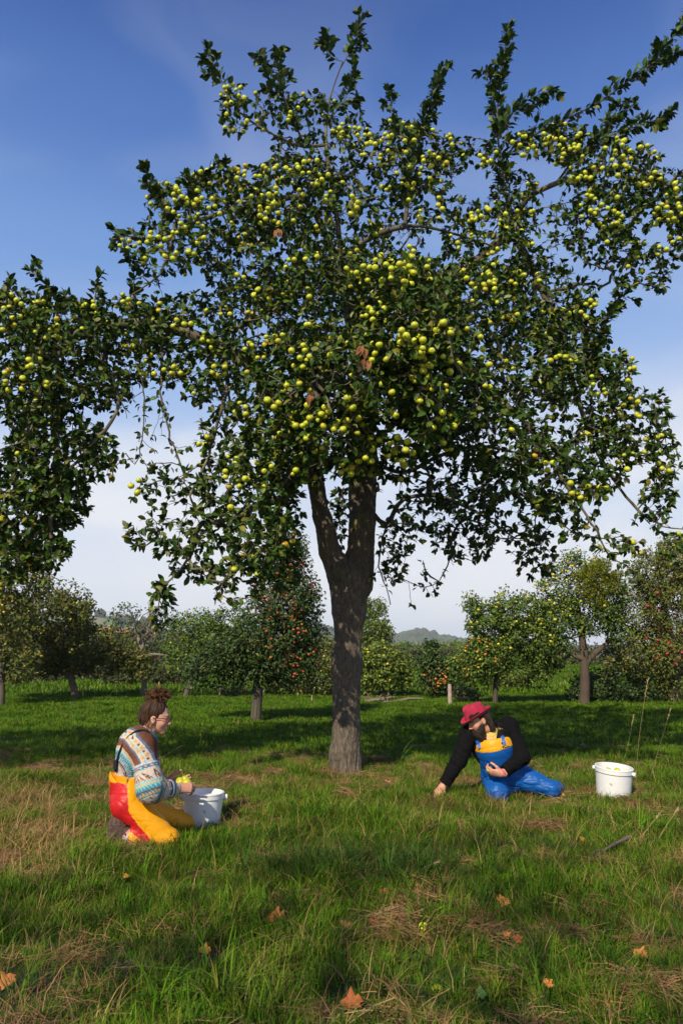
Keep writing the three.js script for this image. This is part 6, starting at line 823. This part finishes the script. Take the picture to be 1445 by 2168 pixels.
// ---------------------------------------------------------------- buckets, fallen leaves, sticks, stalks
function bucket(px, py, dia, label, turn, tiltX, tiltZ) {
  const b = G(px, py); b.y = ground(b.x, b.z) - 0.015; const r = dia / 2, h = r * 1.74;
  const t = thing('bucket', label, 'bucket', b.toArray(), turn, 'white plastic picking buckets'); t.rotation.set(tiltX, turn, tiltZ);
  const white = paint(0.42), L = (p, n = 56) => new THREE.LatheGeometry(p.map(([a, c]) => new THREE.Vector2(a, c)), n);
  const dirt = (x, y, z) => { const n = fbm(x * 16, y * 16, z * 16, 4), s = smooth(0.22, 0.42, fbm(x * 38 + 3, y * 30, z * 38, 3)) * 0.5; const m = smooth(0.10, 0.0, y - 0.06 * n) * smooth(-0.1, 0.3, fbm(x * 50, y * 50, z * 50, 3)) * 0.55; const c = [0.72, 0.73, 0.74].map((v) => v * (1 + 0.05 * n)); const spot = Math.hypot(x - 0.02, y - h * 0.55) < 0.006 && z > 0 ? 0.8 : 0; return [lerp(lerp(c[0], 0.5, s * 0.5), 0.22, m + spot), lerp(lerp(c[1], 0.44, s * 0.5), 0.16, m + spot), lerp(lerp(c[2], 0.36, s * 0.5), 0.10, m + spot)]; };
  const shell = []; for (let i = 0; i <= 14; i++) shell.push([r * lerp(0.86, 0.95, i / 14), h * 0.86 * i / 14]);
  part('pail', tint(L([[0.001, 0], [r * 0.85, 0], ...shell, [r * 0.95, h * 0.985], [r * 0.925, h * 0.985], [r * 0.925, h * 0.86], [r * 0.80, 0.006], [0.001, 0.006]]), dirt), white, t);
  part('rim', tint(L([[r * 0.952, h * 0.845], [r * 0.985, h * 0.84], [r * 0.99, h * 0.85], [r * 0.985, h * 0.955], [r, h * 0.962], [r, h * 0.985], [r * 0.985, h], [r * 0.93, h], [r * 0.92, h * 0.99], [r * 0.923, h * 0.97]]), dirt), white, t);
  for (const s of [-1, 1]) { const g = new THREE.CylinderGeometry(0.017, 0.020, 0.028, 14); g.rotateZ(Math.PI / 2); g.translate(s * (r * 1.0 + 0.008), h * 0.86, 0); part('lug', tint(g, dirt), white, t); }
  const pts = []; for (let i = 0; i <= 30; i++) { const a = i / 30 * Math.PI, q = V(Math.cos(a) * (r + 0.022), 0, Math.sin(a) * (r + 0.035)); pts.push(V(q.x, h * 0.86 - 0.05 * Math.sin(a), -q.z)); } const hd = part('handle', tube(pts, 0.0028, 6, () => [0.45, 0.45, 0.46]), std([0.45, 0.45, 0.46], 0.35, { metalness: 0.9 }), t);
  KEEP_OUT.push([b.x, b.z, r * 0.86]); t.updateMatrixWorld();
  return { t, r, h };
}
bucket(427, 1751, 0.305, 'white plastic bucket standing in front of the kneeling woman', 0.15, 0, -0.03);
{ const k = bucket(1297, 1687, 0.335, 'tilted white bucket holding apples in the grass at right', -0.62, 0.05, -0.07);
  const R = rng(81); let n = 0; for (const [i, ax, az, dy, w] of [[0, -0.45, -0.5, 0, 'left one of the visible four'], [1, 0.02, -0.62, 0.01, 'farthest from the camera'], [2, 0.40, -0.35, 0, 'right one of the visible four'], [3, 0.05, -0.12, -0.02, 'middle one and deepest']]) { const p = V(ax * k.r, k.h * 0.765 + dy, az * k.r).applyMatrix4(k.t.matrixWorld); const o = single('apple', APPLES[i % 4], appleMat, 'green-yellow apple in the tilted white bucket, ' + w, 'apple', 'apples in the right-hand bucket', p.toArray()); o.scale.setScalar(0.033); o.rotation.set(R() * 6, R() * 6, R() * 6); n++; }
}
// windfall apples on the ground
for (const [x, y, label] of [[896, 1984, 'bright yellow-green windfall apple in the brown thatch of the foreground'], [925, 2100, 'dim green windfall apple half sunk in the foreground grass']]) { const p = G(x, y); p.y = ground(p.x, p.z) + 0.022; const o = single('windfall_apple', APPLES[0], appleMat, label, 'apple', null, p.toArray()); o.scale.setScalar(x > 910 ? 0.024 : 0.03); o.position.y += x > 910 ? -0.026 : 0.006; o.rotation.set(1, x, 0.6); }
// fallen leaves
function fallenLeaf(seed, lobed) { const R = rng(seed), n = 26, rings = 4, pos = [0, 0, 0], idx = []; for (let j = 1; j <= rings; j++) for (let i = 0; i < n; i++) { const a = i / n * 6.283, k = (lobed ? 0.80 + 0.13 * Math.cos(a * 5) + 0.09 * Math.cos(a * 9 + seed) : 0.85 - 0.25 * Math.cos(2 * a)) + 0.1 * (R() - 0.5), r = j / rings * k; pos.push(Math.cos(a) * r, 0.22 * r * r * (1 + Math.sin(a * 2 + seed)) + 0.16 * Math.sin(a * 7 + seed) * r * r + 0.04 * (R() - 0.5), Math.sin(a) * r); const b = 1 + (j - 1) * n + i, c = 1 + (j - 1) * n + (i + 1) % n; if (j === 1) idx.push(0, c, b); else idx.push(b - n, c, b, b - n, c - n, c); } const g = new THREE.BufferGeometry(); g.setAttribute('position', new THREE.Float32BufferAttribute(pos, 3)); g.setAttribute('uv', new THREE.Float32BufferAttribute(new Float32Array(pos.length / 3 * 2), 2)); g.setIndex(idx); g.computeVertexNormals(); return g; }
{
  const R = rng(91), geos = [0, 1, 2, 3].map(i => tint(fallenLeaf(i + 3, i < 3), (x, y, z) => { const k = 1 + 0.7 * fbm(x * 3 + i, y, z * 3, 3), v = Math.abs(Math.sin(Math.atan2(z, x) * 2.5)) < 0.12 ? 0.7 : 1; return [k * v, k * v * 0.97, k * v]; })), mats = [[0.46, 0.17, 0.04], [0.44, 0.22, 0.08], [0.32, 0.095, 0.022], [0.40, 0.26, 0.13], [0.46, 0.25, 0.03]].map(c => paint(0.8, { side: THREE.DoubleSide, color: new THREE.Color().setRGB(...c) }));
  const spots = [[582, 1972, 0.075, 0, 0, 'large orange fallen leaf, biggest in the foreground centre'], [1066, 1930, 0.055, 0, 0, 'round rusty fallen leaf on the straw patch at right'], [730, 1982, 0.045, 3, 1, 'pale tan fallen leaf right of the biggest orange leaf'], [790, 1976, 0.03, 2, 2, 'small brown leaf left of the windfall apple'], [745, 2158, 0.06, 1, 2, 'dull orange leaf at the bottom edge of the photo'], [432, 2040, 0.04, 1, 4, 'orange fallen leaf in the dark grass left of centre'], [12, 2112, 0.055, 0, 0, 'orange leaf at the left edge of the foreground'], [265, 1877, 0.035, 3, 4, 'small yellow-tan leaf in the grass below the woman'], [1232, 1792, 0.028, 0, 4, 'little yellow-orange leaf left of the broken stick'], [810, 1908, 0.035, 2, 2, 'russet leaf tucked in the central tussock'], [820, 1668, 0.045, 3, 1, 'tan curled leaf on the grass right of the trunk foot'], [788, 1685, 0.03, 2, 0, 'small orange leaf below the trunk'], [1072, 2000, 0.03, 2, 0, 'rusty leaf in the long grass at right, upper of two'], [1095, 2012, 0.035, 2, 2, 'red-brown leaf in the long grass at right, lower of two'], [1065, 1690, 0.05, 0, 4, 'yellow-orange leaf in front of the knee of the man'], [1160, 2108, 0.03, 2, 0, 'lone rusty leaf in the dark lower right foreground'], [1355, 2046, 0.045, 1, 0, 'orange leaf in the shaded grass near the right edge'], [970, 1652, 0.03, 0, 4, 'yellow-orange leaf under the sleeve of the man'], [395, 1636, 0.035, 2, 0, 'bright orange leaf above the hands of the woman'], [1190, 1690, 0.035, 1, 4, 'yellow leaf beside the foot of the man']];
  for (let [x, y, s, g, m, label] of spots) { const p = G(x, y); s *= 0.74; p.y = ground(p.x, p.z) + 0.032 + s * 0.12; const o = single('fallen_leaf', geos[g], mats[m], label, 'leaf', null, p.toArray()); if (s > 0.02) KEEP_OUT.push([p.x, p.z + 0.02, 0.045 + s * 0.3]); o.scale.setScalar(s); o.rotation.set(0.2 + 0.35 * R(), R() * 6, (R() - 0.5) * 0.5); }
  const p = G(1020, 2135); p.y = ground(p.x, p.z) + 0.045; const o = single('dock_leaf', geos[3], paint(0.6, { side: THREE.DoubleSide, color: new THREE.Color().setRGB(0.07, 0.17, 0.035) }), 'small round pale green weed leaf at the bottom right of centre', 'leaf', null, p.toArray()); o.scale.setScalar(0.024); o.rotation.x = 0.35;
}
{ const a = G(1240, 1842), b = G(1288, 1823), c = G(1334, 1808); for (const [p, h] of [[a, 0.02], [b, 0.06], [c, 0.085]]) p.y = ground(p.x, p.z) + h; const t = thing('stick', 'broken grey-brown stick lying in the grass at lower right', 'stick', b.toArray()); const pts = spline([a, b, c].map(p => p.clone().sub(b)), 16); part('twig', tube(pts, (s) => 0.007 + 0.005 * s + 0.002 * Math.sin(s * 23), 8, barkColor([0.12, 0.085, 0.07], 0.5)), barkMat, t); part('side_twig', tube(spline([pts[6], pts[6].clone().add(V(-0.05, 0.02, 0.05)), pts[6].clone().add(V(-0.12, 0.0, 0.10))], 6), (s) => 0.006 * (1 - 0.6 * s), 6, barkColor([0.12, 0.085, 0.07], 0.3)), barkMat, t); }
// tall bleached stalks with seed heads
function stalk(list, label, r = 0.0022, head = true, group) { const [x0, y0] = list[0], a = G(x0, y0); a.y = ground(a.x, a.z); const d = -a.z, pts = list.map(([x, y, dd = 0], i) => i ? P(x, y, d + dd) : a), t = thing('grass_stalk', label, 'stalk', a.toArray(), 0, group), c = spline(pts.map(p => p.clone().sub(a)), 18); part('stem', tube(c, (s) => r * (1.15 - 0.5 * s), 5, (p) => { const k = 1 + 0.3 * N3(p.x * 30, p.y * 9, 2); return [0.29 * k, 0.21 * k, 0.10 * k]; }), clothMat, t);
  if (head) { const R = rng(x0), S = [], e = c[c.length - 1], u = V().subVectors(e, c[c.length - 4]).normalize(), L = Math.min(0.14, e.distanceTo(c[0]) * 0.16); for (let i = 0; i < 22; i++) { const p = e.clone().addScaledVector(u, -L * R()), q = p.clone().addScaledVector(u, 0.02).addScaledVector(ball(R), 0.012); S.push(tube([p, p.clone().lerp(q, 0.5), q], (s) => 0.0026 * Math.sin(0.4 + s * 2.4), 4, () => [0.36, 0.26, 0.14])); } part('seed_head', mergeGeometries(S), clothMat, t); } return t; }
stalk([[1350, 1742], [1345, 1660], [1352, 1560], [1370, 1440]], 'tallest bleached grass stalk rising right of the tilted bucket', 0.0014);
stalk([[1372, 1660], [1395, 1580], [1418, 1502]], 'pale leaning grass stalk at the right edge beyond the bucket', 0.0013);
stalk([[1300, 1655], [1325, 1590], [1340, 1515]], 'thin dry stalk behind the tilted bucket', 0.0012);
stalk([[990, 1671], [983, 1640], [973, 1610]], 'straw stalk crossing the dark sleeve of the man', 0.003, false);
stalk([[330, 1612], [352, 1598], [386, 1578]], 'straw stem sticking out in front of the jumper of the woman', 0.0026, false);
stalk([[470, 1680], [486, 1662], [501, 1645]], 'straw stem leaning right above the bucket of the woman', 0.0026, false);
stalk([[446, 1745], [450, 1720], [460, 1700]], 'curled seed stem against the white bucket of the woman', 0.0022, true);
stalk([[1225, 1890], [1195, 1850], [1170, 1812]], 'straight straw stem slanting left above the lower right thatch', 0.0022, false);
stalk([[380, 1806], [440, 1803], [545, 1815]], 'long straw lying on the grass right of the knees of the woman', 0.0022, false);
stalk([[862, 1866], [895, 1838], [925, 1826]], 'leaning seed stalk near the middle of the foreground', 0.0022, true);
stalk([[1385, 1795], [1405, 1755], [1432, 1715]], 'feathery seed stalk leaning right above the broken stick', 0.0024, true);
stalk([[1340, 1800], [1365, 1760], [1395, 1722]], 'bent seed stalk springing up behind the broken stick', 0.0024, true);
growGrass();
scene.fog = new THREE.FogExp2(new THREE.Color().setRGB(0.74, 0.82, 0.93), 0.00028);
scene.traverse((o) => { if (o.isMesh) { o.castShadow = true; o.receiveShadow = true; } });
renderer.render(scene, camera);
